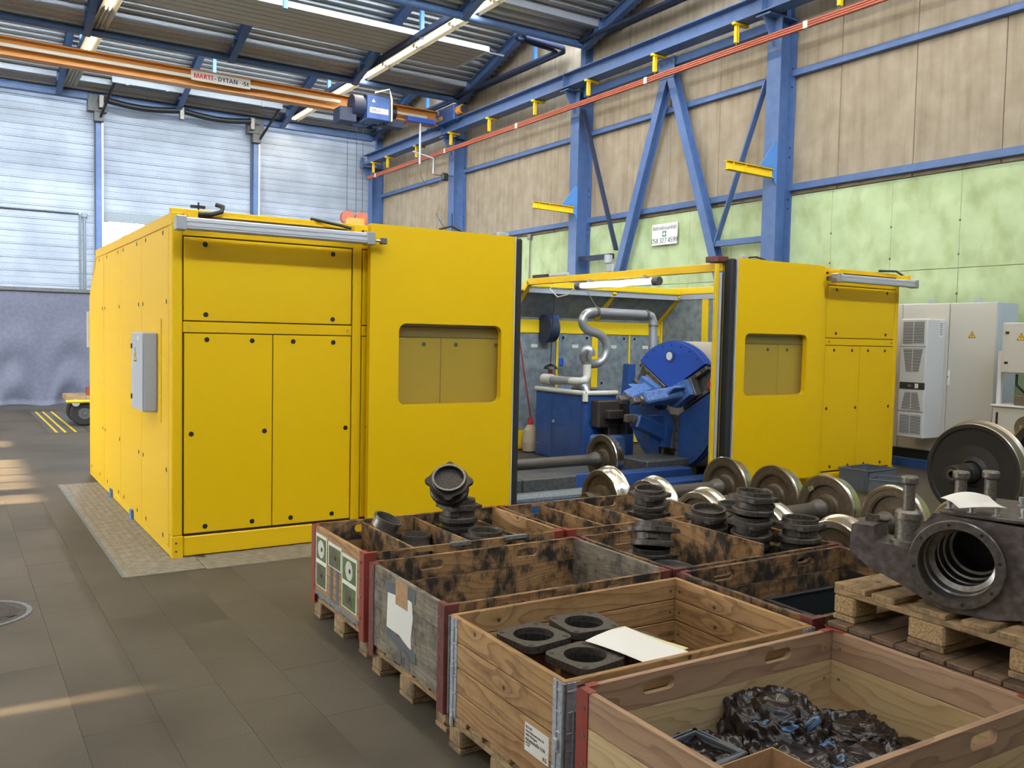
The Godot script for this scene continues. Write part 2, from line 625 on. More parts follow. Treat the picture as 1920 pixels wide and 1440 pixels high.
	M.tube_white.emission_enabled = true
	M.tube_white.emission = Color8(240, 246, 255)
	M.tube_white.emission_energy_multiplier = 6.0
	# boards
	M.pine = wood(101, Color8(204, 178, 134), Color8(168, 136, 94), 24.0, 2)
	M.walnut = wood(102, Color8(170, 138, 108), Color8(122, 92, 70), 20.0, 1)
	M.pine_old = wood(103, Color8(176, 138, 90), Color8(116, 80, 46), 22.0, 4, 0.08)
	M.oiled = wood(104, Color8(142, 104, 64), Color8(88, 60, 36), 30.0, 4, 0.95)
	M.oiled_light = wood(105, Color8(156, 118, 74), Color8(104, 74, 44), 30.0, 3, 0.8)
	M.weathered = wood(106, Color8(136, 126, 108), Color8(100, 90, 74), 34.0, 3, 0.3, 0.5)
	M.pallet = wood(107, Color8(170, 140, 98), Color8(116, 90, 60), 26.0, 3, 0.2, 0.35)
	M.pallet_dark = wood(108, Color8(108, 82, 58), Color8(68, 50, 36), 30.0, 3, 0.3, 0.3)

const ORDINAL := ["first", "second", "third", "fourth", "fifth", "sixth", "seventh", "eighth", "ninth", "tenth", "eleventh", "twelfth", "thirteenth", "fourteenth", "fifteenth", "sixteenth"]
const XW := 11.9
const XL := -9.0
const ZB := -26.8
const ZF := 7.0

func build_shell() -> void:
	# floor: a slab, the asphalt tiles laid near the camera, the steel tread plates round the enclosure
	var fl := setting("floor")
	obj("slab", MB.new().bx(XL - 0.3, XW + 0.3, -0.4, -0.012, ZB - 0.3, ZF + 0.3), M.joint, fl)
	# beyond the tiles told apart one by one, the asphalt goes on as one surface
	var far := MB.new()
	far.bx(XL, XW, -0.02, 0.0, ZB, -9.68)
	far.bx(XL, -0.468, -0.02, 0.0, -9.68, ZF)
	far.bx(1.974, XW, -0.02, 0.0, -9.68, ZF)
	far.bx(-0.468, 1.974, -0.02, 0.0, -1.75, ZF)
	obj("asphalt", far, M.asphalt, fl)
	var tile := MB.new().box(Vector3(0, -0.007, 0), Vector3(0.3038, 0.014, 0.6088), 0.0008).mesh()
	for i in 8:
		var x := -0.465 + 0.305 * i + 0.1525
		var z := -1.75 - (0.305 if i % 2 == 1 else 0.0)
		while z > -9.68:
			var a := maxf(z - 0.61, -9.68)
			if z - a > 0.59:
				put("tile", tile, M.asphalt2 if (i * 7 + int(z * 10.0)) % 3 == 0 else M.asphalt, fl, Transform3D(Basis.IDENTITY, Vector3(x, rng.randf_range(-0.0006, 0.0), z - 0.305)))
			else:
				obj("tile", MB.new().bx(x - 0.1516, x + 0.1516, -0.014, 0.0, a + 0.001, z - 0.001, 0.001), M.asphalt, fl)
			z -= 0.61
		if i % 2 == 1:
			obj("tile", MB.new().bx(x - 0.1516, x + 0.1516, -0.014, 0.0, -2.054, -1.751, 0.001), M.asphalt, fl)
	# walls
	var wr := setting("wall_right")
	obj("backing", MB.new().bx(XW + 0.1, XW + 0.4, -0.2, 9.8, ZB - 0.4, ZF + 0.4), M.joint, wr)
	var z := ZF
	var k := 0
	var up := MB.new().box(Vector3.ZERO, Vector3(0.14, 5.6, 1.285), 0.008).mesh()
	z = -6.575 + 1.295 * 10
	while z > ZB - 0.5:
		put("concrete_panel", up, M.concrete, wr, Transform3D(Basis.IDENTITY, Vector3(XW + 0.07, 4.125 + 2.8, z - 0.6475)))
		z -= 1.295
	var low := MB.new().box(Vector3.ZERO, Vector3(0.15, 1.35, 1.062), 0.004).mesh()
	var low2 := MB.new().box(Vector3.ZERO, Vector3(0.15, 2.752, 1.062), 0.004).mesh()
	z = -7.096 + 1.066 * 13
	while z > ZB - 0.5:
		put("painted_panel", low, M.green, wr, Transform3D(Basis.IDENTITY, Vector3(XW + 0.06, 3.435, z - 0.533)))
		put("painted_panel", low2, M.green, wr, Transform3D(Basis.IDENTITY, Vector3(XW + 0.06, 1.378, z - 0.533)))
		# the tie holes of the formwork
		for y in [3.42, 2.95, 2.4]:
			if z < -6.0 and z > -10.5:
				obj("tie_hole", MB.new().cyl(Vector3(XW - 0.018, y, z - 0.002), Vector3(XW - 0.012, y, z - 0.002), 0.016, 10), M.cast, wr)
		z -= 1.066
	var wb := setting("wall_back")
	obj("backing", MB.new().bx(XL - 0.3, 3.62, -0.2, 9.8, ZB - 0.4, ZB - 0.05).bx(7.72, XW + 0.4, -0.2, 9.8, ZB - 0.4, ZB - 0.05).bx(3.62, 7.72, 4.75, 9.8, ZB - 0.4, ZB - 0.05).bx(3.62, 7.72, -0.2, 3.55, ZB - 0.4, ZB - 0.05), M.galv_dark, wb)
	var bays := [[-9.0, -2.6], [-2.6, 3.46], [7.88, 11.9]]
	for b in bays:
		var sheet := clad_sheet(b[1] - b[0] - 0.01)
		for r in 23:
			put("cladding_sheet", sheet, M.clad, wb, Transform3D(Basis.IDENTITY, Vector3((b[0] + b[1]) / 2, 0.35 * r, ZB)))
	# tall folding door between its two posts, with a lit window strip
	var d := setting("door_1")
	var leaf := clad_sheet(4.06)
	for r in 23:
		if r < 10 or r > 13:
			put("door_section", leaf, M.clad, d, Transform3D(Basis.IDENTITY, Vector3(5.67, 0.35 * r, ZB + 0.03)))
	var w := setting("window_1")
	var fr := MB.new()
	fr.bx(3.64, 7.7, 4.62, 4.9, ZB - 0.02, ZB + 0.1).bx(3.64, 7.7, 3.5, 3.56, ZB - 0.02, ZB + 0.07)
	obj("head_rail", fr, M.galv_dark, w)
	var bars := MB.new()
	bars.bx(3.64, 3.8, 3.56, 4.62, ZB - 0.01, ZB + 0.06).bx(7.55, 7.7, 3.56, 4.62, ZB - 0.01, ZB + 0.06)
	bars.bx(3.8, 7.55, 4.22, 4.3, ZB - 0.01, ZB + 0.05)
	for x in [4.75, 5.7, 6.63]:
		bars.bx(x - 0.025, x + 0.025, 3.56, 4.62, ZB - 0.01, ZB + 0.05)
	obj("window_frame", bars, M.white, w)
	for x in [[3.8, 4.725], [4.775, 5.675], [5.725, 6.605], [6.655, 7.55]]:
		for y in [[3.56, 4.22], [4.3, 4.62]]:
			obj("pane", MB.new().bx(x[0], x[1], y[0], y[1], ZB + 0.01, ZB + 0.016), M.glass, w)
	# left wall, out of frame: window bays that let the low sun in, and the high strip window
	var wl := setting("wall_left")
	var s := MB.new()
	var sun_slots := [[-15.25, -14.5], [-13.15, -12.45], [-12.41, -11.85], [-11.81, -11.3], [-11.26, -10.8], [-10.45, -9.95], [-4.83, -4.77]]
	var at := ZB - 0.3
	for q in sun_slots:
		s.bx(XL - 0.3, XL, 0.9, 4.13, at, q[0])
		at = q[1]
	s.bx(XL - 0.3, XL, 0.9, 4.13, at, ZF + 0.3)
	s.bx(XL - 0.3, XL, -0.2, 0.9, ZB - 0.3, ZF + 0.3)
	s.bx(XL - 0.3, XL, 4.13, 7.45, ZB - 0.3, ZF + 0.3)
	s.bx(XL - 0.3, XL, 8.35, 9.8, ZB - 0.3, ZF + 0.3)
	s.bx(XL - 2.7, XL, 8.35, 8.5, ZB - 0.3, ZF + 0.3)
	obj("masonry", s, M.white, wl)
	var wf := setting("wall_front")
	obj("masonry", MB.new().bx(XL - 0.3, XW + 0.3, -0.2, 9.8, ZF, ZF + 0.3), M.white, wf)

# one horizontal cladding sheet, 0.35 m high, with its folded edge and a bead
func clad_sheet(w: float) -> ArrayMesh:
	var b := MB.new()
	var poly := [Vector2(-0.06, 0.0), Vector2(-0.004, 0.0), Vector2(0.0, 0.004), Vector2(0.0, 0.028), Vector2(-0.010, 0.032), Vector2(-0.010, 0.042), Vector2(0.0, 0.046), Vector2(0.0, 0.182), Vector2(-0.008, 0.186), Vector2(-0.008, 0.196), Vector2(0.0, 0.2), Vector2(0.0, 0.338), Vector2(-0.004, 0.343), Vector2(-0.06, 0.343)]
	b.T = Transform3D(Basis(Vector3.BACK, Vector3.UP, Vector3.LEFT), Vector3.ZERO)
	b.prism(poly, -w / 2, w / 2)
	return b.mesh()

func build_roof() -> void:
	var c := setting("ceiling")
	for k in range(-1, 6):
		var zr := -17.5 + 5.5 * k
		var zl := -21.0 + 5.5 * k
		var zg := zr + 2.0
		# trapezoidal deck, ribs across the hall
		var b := MB.new()
		var n := 17
		var prof := []
		for i in n:
			var t0 := float(i) / n
			for q in [[0.0, 0.0], [0.42, 0.0], [0.54, 0.09], [0.86, 0.09]]:
				var t: float = t0 + q[0] / n
				prof.append(Vector2(lerpf(zl, zr, t), 8.0 + 1.05 * t + q[1]))
		prof.append(Vector2(zr, 9.05))
		for i in prof.size() - 1:
			var p: Vector2 = prof[i]
			var q: Vector2 = prof[i + 1]
			b.face([Vector3(XL, p.y, p.x), Vector3(XW, p.y, p.x), Vector3(XW, q.y, q.x), Vector3(XL, q.y, q.x)])
		obj("roof_deck", b, M.deck, c)
		var skin := MB.new()
		skin.beam(Vector3((XL + XW) / 2, 8.22, zl - 0.05), Vector3((XL + XW) / 2, 9.29, zr + 0.02), XW - XL + 0.6, 0.08)
		skin.bx(XL - 0.3, XW + 0.3, 9.2, 9.32, zr - 0.02, zg + 0.05)
		obj("roof_skin", skin, M.galv_dark, c)
		obj("flat_soffit", MB.new().bx(XL, XW, 9.05, 9.2, zr, zg), M.deck, c)
		obj("valley_flashing", MB.new().bx(XL, XW, 7.95, 8.2, zl - 0.14, zl - 0.02), M.galv_dark, c)
		# lattice of the shed: purlin channel, valley tube, rafters, brackets, posts
		obj("purlin", MB.new().bx(XL, XW - 0.1, 8.10, 8.28, zl + 0.66, zl + 0.72).bx(XL, XW - 0.1, 8.10, 8.125, zl + 0.60, zl + 0.66).bx(XL, XW - 0.1, 8.255, 8.28, zl + 0.60, zl + 0.66), M.galv, c)
		obj("valley_tube", MB.new().cyl(Vector3(XL, 7.93, zl + 0.02), Vector3(XW - 0.3, 7.93, zl + 0.02), 0.075, 16), M.blue_steel, c)
		for i in 7:
			var x := -6.45 + 3.0 * i + (-0.05 if i == 6 else 0.0)
			obj("rafter", MB.new().ibeam(Vector3(x, 7.90, zl + 0.1), Vector3(x, 8.91, zr - 0.02), 0.15, 0.22, 0.014, 0.01), M.blue_steel, c)
			var br := MB.new().bx(x - 0.1, x - 0.085, 8.0, 8.33, zl + 0.56, zl + 0.74).bx(x - 0.1, x + 0.1, 8.0, 8.33, zl + 0.725, zl + 0.745, 0.004)
			for q in [[-0.05, 8.06], [0.05, 8.06], [-0.05, 8.14], [0.05, 8.14]]:
				br.cyl(Vector3(x + q[0], q[1], zl + 0.745), Vector3(x + q[0], q[1], zl + 0.757), 0.014, 6)
			obj("rafter_bracket", br, M.blue_steel, c)
			obj("post", MB.new().bx(x + 0.12, x + 0.2, 8.05, 9.05, zr - 0.04, zr + 0.04), M.blue_bright, c)
			obj("glazing_bar", MB.new().bx(x - 0.03, x + 0.03, 8.2, 9.1, zg - 0.03, zg + 0.03), M.blue_bright, c)
	# wind bracing rod by the right wall
	obj("bracing_rod", MB.new().beam(Vector3(11.69, 8.2, -15.8), Vector3(11.1, 9.05, -15.75), 0.07, 0.05), M.black, c)
	# radiant heating panel hung below the deck
	var hp := thing("heating_panel", "long beige ribbed radiant heating panel hung under the roof deck", "heater", Vector3(0, 8.2, -18.55))
	for i in 6:
		var z := -0.75 + 0.25 * i + 0.125
		obj("strip", MB.new().bx(-8.5, 10.5, 0.0, 0.045, z - 0.11, z + 0.11, 0.008), M.heat, hp)
	obj("edge_trim", MB.new().bx(-8.5, 10.58, 0.0, 0.12, 0.752, 0.775).bx(-8.5, 10.58, 0.0, 0.12, -0.775, -0.752).bx(10.51, 10.58, -0.004, 0.12, -0.77, 0.77), M.white, hp)
	obj("back_sheet", MB.new().bx(-8.5, 10.5, 0.04, 0.05, -0.74, 0.74), M.white, hp)
	for zz in [0.4, -0.4]:
		obj("feed_pipe", MB.new().tube([Vector3(9.9, 0.12, zz), Vector3(11.1 + zz * 0.25, 0.12, zz)], 0.025, 8), M.silver, hp)
	for x in [-6.0, -2.0, 2.0, 6.0, 9.8]:
		obj("hanger", MB.new().bx(x - 0.01, x + 0.01, 0.03, 0.62, -0.01, 0.01), M.silver, hp)
	# two continuous rows of fluorescent fittings
	for row in 3:
		var x: float = [8.8, 2.78, -3.25][row]
		for i in 16:
			var z := -25.37 + 1.645 * i
			var lit := true
			if row == 1:
				lit = not (i in [0, 1, 3])
			var place: String = ["right-hand", "left-hand", "outer left"][row]
			var t := thing("fluorescent_fitting", "%s twin-tube fitting %s from the back wall in the %s roof row" % ["lit" if lit else "unlit", ORDINAL[i], place], "lamp", Vector3(x, 8.0, z), 0.0, "fluorescent fittings of the %s roof row" % place)
			obj("trunking", MB.new().bx(-0.16, 0.16, 0.09, 0.2, -0.82, 0.82, 0.005), M.blue_dark, t)
			var rf := MB.new()
			rf.T = Transform3D(Basis.IDENTITY, Vector3.ZERO)
			rf.prism([Vector2(-0.16, 0.0), Vector2(-0.155, 0.0), Vector2(-0.07, 0.078), Vector2(0.07, 0.078), Vector2(0.155, 0.0), Vector2(0.16, 0.0), Vector2(0.075, 0.09), Vector2(-0.075, 0.09)], -0.81, 0.81)
			obj("reflector", rf, M.cream, t)
			for s in [-0.035, 0.035]:
				obj("tube", MB.new().cyl(Vector3(s, 0.03, -0.76), Vector3(s, 0.03, 0.76), 0.019, 10), M.tube if lit else M.cream, t)
				for e in [-0.79, 0.765]:
					obj("tube_holder", MB.new().bx(s - 0.016, s + 0.016, 0.01, 0.078, e, e + 0.025), M.white, t)
			if lit:
				var l := AreaLight3D.new()
				l.name = "tube_light"
				l.area_size = Vector2(0.1, 1.5)
				l.light_energy = LAMP_ENERGY
				l.light_color = Color8(255, 243, 222)
				l.area_range = 40.0
				l.area_attenuation = 2.0
				l.shadow_enabled = true
				l.rotation = Vector3(-PI / 2, 0, 0)
				l.position = Vector3(0, 0.01, 0)
				t.add_child(l)

func gusset(x0: float, y0: float, x1: float, y1: float, z: float, t: float) -> MB:
	return MB.new().prism([Vector2(x0, y0), Vector2(x1, y0), Vector2(x1, y1)], z - t / 2, z + t / 2)

func build_right_wall_steel() -> void:
	# columns with corbels that carry the crane girder
	var cz := [-26.62, -21.2, -15.65, -10.18, -4.7, 0.8]
	var where := ["in the far corner by the folding door", "carrying the curved blue hook", "behind the left end of the open enclosure", "behind the right enclosure door", "out to the right", "beside the camera"]
	for i in cz.size():
		var t := thing("steel_column", "blue steel H-column on the right wall " + where[i], "column", Vector3(11.7, 0, cz[i]))
		obj("front_flange", MB.new().bx(-0.2, -0.18, 0, 6.98, -0.145, 0.145), M.blue_steel, t)
		obj("web", MB.new().bx(-0.18, 0.17, 0, 6.98, -0.008, 0.008), M.blue_steel, t)
		obj("back_flange", MB.new().bx(0.165, 0.185, 0, 6.98, -0.145, 0.145), M.blue_steel, t)
		obj("cap_plate", MB.new().bx(-0.5, 0.185, 6.96, 6.985, -0.15, 0.15), M.blue_steel, t)
		obj("corbel", gusset(-0.2, 6.96, -0.52, 6.96, 0, 0.015).prism([Vector2(-0.2, 6.96), Vector2(-0.5, 6.96), Vector2(-0.2, 6.5)], -0.008, 0.008), M.blue_steel, t)
		obj("upper_column", MB.new().ibeam(Vector3(0.08, 6.98, 0), Vector3(0.08, 8.05, 0), 0.16, 0.2, 0.012, 0.01, Vector3.RIGHT), M.blue_steel, t)
		obj("base_plate", MB.new().bx(-0.26, 0.185, 0, 0.03, -0.2, 0.2), M.blue_steel, t)
		for y in [6.2, 5.9, 4.9, 4.75, 4.05, 3.9]:
			obj("bolt", MB.new().cyl(Vector3(0.16, y, 0.09), Vector3(0.15, y, 0.09), 0.016, 6), M.black, t)
	# crane runway girder
	var g := thing("runway_girder", "long dark blue crane runway girder along the right wall", "girder", Vector3(11.3, 7.0, 0))
	obj("i_section", MB.new().ibeam(Vector3(0, 0.15, ZB + 0.4), Vector3(0, 0.15, 6.9), 0.3, 0.3, 0.02, 0.012), M.blue_steel, g)
	obj("crane_rail", MB.new().bx(-0.03, 0.03, 0.3, 0.34, ZB + 0.4, 6.9), M.plate_dark, g)
	for z in cz:
		obj("stiffener", MB.new().bx(-0.145, -0.006, 0.02, 0.28, z - 0.006, z + 0.006), M.blue_steel, g)
	# wall girts
	for q in [[4.235, 0.11, "lower blue girt rail on the right wall just above the green paint"], [6.1, 0.10, "upper blue girt rail halfway up the brown right wall panels"]]:
		var r := thing("wall_girt", q[2], "rail", Vector3(11.84, q[0], 0))
		for i in cz.size() - 1:
			obj("rail_length", MB.new().bx(-0.05, 0.055, -q[1] / 2, q[1] / 2, cz[i] + 0.15, cz[i + 1] - 0.15, 0.004), M.blue_steel, r)
	# bracing between the third and fourth column
	var a := thing("wall_bracing", "blue inverted-V steel bracing between two columns of the right wall", "bracing", Vector3(11.65, 0, -12.93))
	obj("brace_leg", MB.new().ibeam(Vector3(0, 6.75, 0.06), Vector3(0, 0.1, -2.3), 0.17, 0.18, 0.012, 0.01, Vector3.RIGHT), M.blue_steel, a)
	obj("brace_leg", MB.new().ibeam(Vector3(0, 6.75, 0.14), Vector3(0, 0.1, 2.55), 0.17, 0.18, 0.012, 0.01, Vector3.RIGHT), M.blue_steel, a)
	obj("gusset_plate", MB.new().bx(-0.11, -0.09, 6.62, 7.0, -0.12, 0.32), M.blue_steel, a)
	for z in [-0.05, 0.1, 0.25]:
		obj("bolt", MB.new().cyl(Vector3(-0.11, 6.9, z), Vector3(-0.125, 6.9, z), 0.018, 6), M.steel_old, a)
	obj("top_strut", MB.new().bx(-0.06, 0.1, 6.84, 6.99, -2.55, 2.6), M.blue_steel, a)
	obj("low_strut", MB.new().bx(-0.05, 0.05, 3.34, 3.44, -2.6, -1.5).bx(-0.06, 0.05, 3.42, 3.44, -2.6, -1.5), M.blue_dark, a)
	obj("low_strut", MB.new().bx(-0.05, 0.05, 3.36, 3.46, 1.42, 2.6), M.blue_steel, a)
	obj("thin_brace", MB.new().beam(Vector3(-0.02, 6.6, -2.6), Vector3(-0.02, 3.5, -1.36), 0.03, 0.11, Vector3.RIGHT), M.blue_dark, a)
	obj("thin_brace", MB.new().beam(Vector3(-0.02, 6.05, 2.5), Vector3(-0.02, 3.4, 1.44), 0.03, 0.11, Vector3.RIGHT), M.blue_steel, a)
	# conductor rail on yellow hangers
	var c := thing("conductor_rail", "thin orange-red crane conductor rail running below the blue girder", "rail", Vector3(11.2, 6.56, 0))
	for y in [-0.038, -0.002, 0.034]:
		obj("bar", MB.new().bx(-0.028, 0.028, y - 0.014, y + 0.014, -26.1, 6.5, 0.004), M.rail_red, c)
	obj("web", MB.new().bx(-0.012, 0.012, -0.05, 0.05, -26.1, 6.5), M.rail_red, c)
	for z in [-25.5, -21.0, -17.5, -13.0, -9.3]:
		obj("joint_clip", MB.new().bx(-0.034, 0.034, -0.058, 0.058, z - 0.04, z + 0.04), M.cream, c)
	var hz := [-25.7, -24.65, -22.72, -20.7, -18.76, -16.77, -14.8, -12.77, -10.74, -8.7]
	var first: Node3D
	for i in hz.size():
		var lab := "yellow T-shaped hanger of the red conductor rail, %s from the far corner" % ORDINAL[i]
		if first == null:
			first = thing("rail_hanger", lab, "hanger", Vector3(11.2, 6.62, hz[i]), 0.0, "yellow hangers of the conductor rail")
			obj("cross_bar", MB.new().bx(-0.09, 0.26, 0.33, 0.375, -0.035, 0.035, 0.006), M.yellow2, first)
			obj("stem", MB.new().ibeam(Vector3(0, 0.33, 0), Vector3(0, 0.05, 0), 0.06, 0.06, 0.008, 0.008, Vector3.RIGHT), M.yellow2, first)
			obj("rod", MB.new().bx(-0.006, 0.006, -0.01, 0.05, -0.006, 0.006), M.steel_old, first)
		else:
			copy_of(first, Vector3(11.2, 6.62, hz[i]), 0.0, lab)
	# two yellow cantilevers
	for q in [[-10.05, "yellow cantilever beam on the column above the right enclosure door"], [-15.5, "yellow cantilever beam on the column left of the first-aid sign"]]:
		var t := thing("cantilever_beam", q[1], "beam", Vector3(11.5, 4.44, q[0]))
		obj("i_section", MB.new().ibeam(Vector3(-1.15, 0, 0), Vector3(-0.1, -0.02, 0), 0.1, 0.14, 0.009, 0.007), M.yellow2, t)
		for x in [-1.02, -0.74]:
			obj("stiffener", MB.new().bx(x - 0.005, x + 0.005, -0.06, 0.06, 0.0, 0.048), M.yellow2, t)
		obj("knee_plate", MB.new().prism([Vector2(-0.1, -0.07), Vector2(0, -0.2), Vector2(0, 0.5), Vector2(-0.06, 0.5), Vector2(-0.4, 0.07), Vector2(-0.1, 0.07)], -0.012, 0.012), M.blue_bright, t)
	# curved hook bracket
	var hk := MB.new()
	var poly := []
	for i in 13:
		var an := PI * (1.02 + 0.98 * i / 12.0)
		poly.append(Vector2(-0.27 + 0.2 * cos(an), 0.42 + 0.2 * sin(an)))
	poly.append_array([Vector2(-0.0, 0.46), Vector2(0.0, -0.25), Vector2(-0.22, 0.05), Vector2(-0.4, 0.24), Vector2(-0.49, 0.42)])
	hk.prism(poly, -0.02, 0.02)
	single("hook_bracket", hk, M.blue_steel, "curved blue hook bracket sticking out of the second column", "bracket", Vector3(11.5, 4.5, -21.1))
	# pipes under the eaves, with an expansion loop
	for q in [[11.62, 8.02, 0.055, "upper"], [11.42, 7.98, 0.045, "lower"]]:
		var pts := [Vector3(q[0], q[1], ZB + 0.3), Vector3(q[0], q[1], -16.3)]
		var off := 0.12 if q[0] > 11.5 else 0.0
		pts.append_array([Vector3(q[0] - 0.06, q[1] + 0.04, -16.33 + off), Vector3(10.4 + off, q[1] + 0.08, -16.3 + off), Vector3(10.28 + off, q[1] + 0.1, -16.2 + off), Vector3(10.26 + off, q[1] + 0.1, -15.62 - off), Vector3(10.36 + off, q[1] + 0.1, -15.52 - off), Vector3(q[0] - 0.08, q[1] + 0.05, -15.5 - off), Vector3(q[0], q[1], -15.42 - off), Vector3(q[0], q[1], 6.5)])
		single("eaves_pipe", MB.new().tube(pts, q[2], 10), M.blue_dark, ("thicker" if q[2] > 0.05 else "thinner") + " dark blue pipe under the eaves with a square expansion loop", "pipe")
	single("conduit", MB.new().tube([Vector3(0, 0, 0), Vector3(0, 4.05, 0)], 0.018, 8).bx(-0.05, 0.02, 4.02, 4.14, -0.06, 0.06, 0.01), M.steel_old, "thin vertical conduit on the green wall left of the columns", "conduit", Vector3(11.83, 0, -17.8))
	# first-aid sign
	var s := thing("wall_sign", "white first-aid sign with green cross and phone number on the green wall", "sign", Vector3(11.815, 3.74, -13.05))
	obj("board", MB.new().bx(0, 0.012, -0.21, 0.2, -0.36, 0.36, 0.002), M.white, s)
	var face := Basis(Vector3.BACK, Vector3.UP, Vector3.LEFT)
	lettering("Betriebssanität", 0.1, M.ink, s, Transform3D(face, Vector3(-0.002, 0.115, 0)), false)
	lettering("058 327 4599", 0.125, M.ink, s, Transform3D(face, Vector3(-0.002, -0.13, 0)), false)
	var gs := obj("symbol", MB.new().bx(-0.003, 0, -0.055, 0.055, -0.055, 0.055), M.ink_green, s)
	obj("cross", MB.new().bx(-0.005, -0.003, -0.014, 0.014, -0.04, 0.04).bx(-0.005, -0.003, -0.04, 0.04, -0.014, 0.014), M.white, gs)

func build_back_wall_fittings() -> void:
	for q in [[3.53, "left"], [7.8, "right"]]:
		var t := thing("door_post", "blue steel post at the %s side of the tall folding door" % q[1], "post", Vector3(q[0], 0, -26.62))
		obj("h_section", MB.new().ibeam(Vector3(0, 0, 0), Vector3(0, 7.75, 0), 0.13, 0.16, 0.01, 0.01, Vector3.BACK), M.blue_steel, t)
		obj("guide_track", MB.new().bx(0.07, 0.12, 0, 7.6, 0.02, 0.1), M.galv, t)
		obj("head_bracket", MB.new().bx(-0.28, 0.2, 7.5, 7.95, -0.05, 0.22, 0.01).bx(-0.12, 0.12, 7.25, 7.6, 0.0, 0.2, 0.01), M.plate_dark, t)
	var h := thing("door_operator", "folding door lifting gear with two black spring shafts under the roof beam", "door gear", Vector3(5.67, 7.8, -26.3))
	for q in [[-2.05, -0.1], [0.05, 1.9]]:
		var pts := []
		for i in 9:
			var t := i / 8.0
			pts.append(Vector3(lerpf(q[0], q[1], t), -0.09 * sin(PI * t) + 0.02, 0))
		obj("spring", MB.new().tube(pts, 0.085, 12), M.black, h)
	obj("shaft", MB.new().tube([Vector3(-2.2, 0.0, 0), Vector3(2.15, -0.02, 0)], 0.02, 8), M.steel_old, h)
	for x in [-2.1, -0.03, 1.95]:
		obj("bearing", MB.new().bx(x - 0.06, x + 0.06, -0.22, 0.12, -0.12, 0.06, 0.01), M.steel_old, h)
	var tr := thing("door_track", "galvanised horizontal box track hung in front of the folding door head", "track", Vector3(5.98, 8.1, -25.5))
	obj("box_section", MB.new().bx(-2.27, 2.27, 0, 0.16, -0.05, 0.05, 0.006), M.galv, tr)
	for x in [-1.9, -0.9, 1.7]:
		obj("clip", MB.new().bx(x - 0.04, x + 0.04, -0.02, 0.2, 0.05, 0.07), M.galv, tr)
	obj("strut", MB.new().beam(Vector3(-2.2, 0.02, 0), Vector3(-2.42, -0.75, -0.95), 0.05, 0.05), M.black, tr)
	obj("strut", MB.new().beam(Vector3(2.2, 0.02, 0), Vector3(1.9, -0.75, -0.95), 0.05, 0.05), M.black, tr)
	single("eaves_beam", MB.new().bx(XL, 11.5, -0.13, 0.0, -0.09, 0.09, 0.01), M.blue_steel, "blue beam along the top of the back wall", "beam", Vector3(0, 7.92, -26.5))
	# surface conduits of the small door at the left
	single("wall_conduit", MB.new().tube([Vector3(-3.2, 4.78, 0), Vector3(3.05, 4.78, 0), Vector3(3.09, 4.7, 0), Vector3(3.09, 2.4, 0)], 0.022, 8), M.galv_dark, "thin grey conduit bent down the back wall, the inner one", "conduit", Vector3(0, 0, -26.74))
	single("wall_conduit", MB.new().tube([Vector3(3.2, 4.74, 0), Vector3(3.2, 2.3, 0)], 0.03, 8).bx(3.13, 3.27, 4.68, 4.8, -0.04, 0.04, 0.01), M.galv_dark, "straight grey conduit on the back wall beside the blue post", "conduit", Vector3(0, 0, -26.74))
	# curtain
	var cu := thing("curtain", "grey-violet fabric curtain hanging across the hall behind the yellow enclosure", "curtain", Vector3(0, 0, -20.9))
	var b := MB.new()
	var nx := 120
	var ny := 36
	var grid := []
	for j in ny + 1:
		var row := []
		for i in nx + 1:
			var x := lerpf(-5.0, 3.6, float(i) / nx)
			var t := float(j) / ny
			var f := 1.0 - t
			var ph := fposmod(x + 0.4, 1.05) / 1.05
			var sag := absf(sin(PI * ph))
			var zz := 0.05 * sin(x * 2.1) * f + 0.06 * sin(7.5 * f * (0.6 + 0.4 * sag) * 2.2 + x * 0.7) * sag * f + 0.03 * sin(x * 9.0 + 4.0 * f) * f * f
			var y := 0.02 + 2.4 * t + 0.05 * sag * f * f
			if j == 0:
				zz += 0.06
			row.append(Vector3(x, y, zz))
		grid.append(row)
	for j in ny:
		for i in nx:
			var nn := []
			for q in [[i, j], [i + 1, j], [i + 1, j + 1], [i, j + 1]]:
				var i0 := clampi(q[0], 1, nx - 1)
				var j0 := clampi(q[1], 1, ny - 1)
				nn.append((grid[j0][i0 + 1] - grid[j0][i0 - 1]).cross(grid[j0 + 1][i0] - grid[j0 - 1][i0]).normalized())
			b.tris(grid[j][i], grid[j][i + 1], grid[j + 1][i + 1], nn[0], nn[1], nn[2])
			b.tris(grid[j][i], grid[j + 1][i + 1], grid[j + 1][i], nn[0], nn[2], nn[3])
	obj("fabric", b, M.curtain, cu)
	obj("curtain_rail", MB.new().bx(-5.0, 3.6, 2.41, 2.49, -0.04, 0.05, 0.01), M.plate_dark, cu)
	for x in [-5.0, -1.5, 3.5]:
		obj("rail_post", MB.new().bx(x - 0.03, x + 0.03, 0, 2.45, -0.12, -0.06), M.plate_dark, cu)

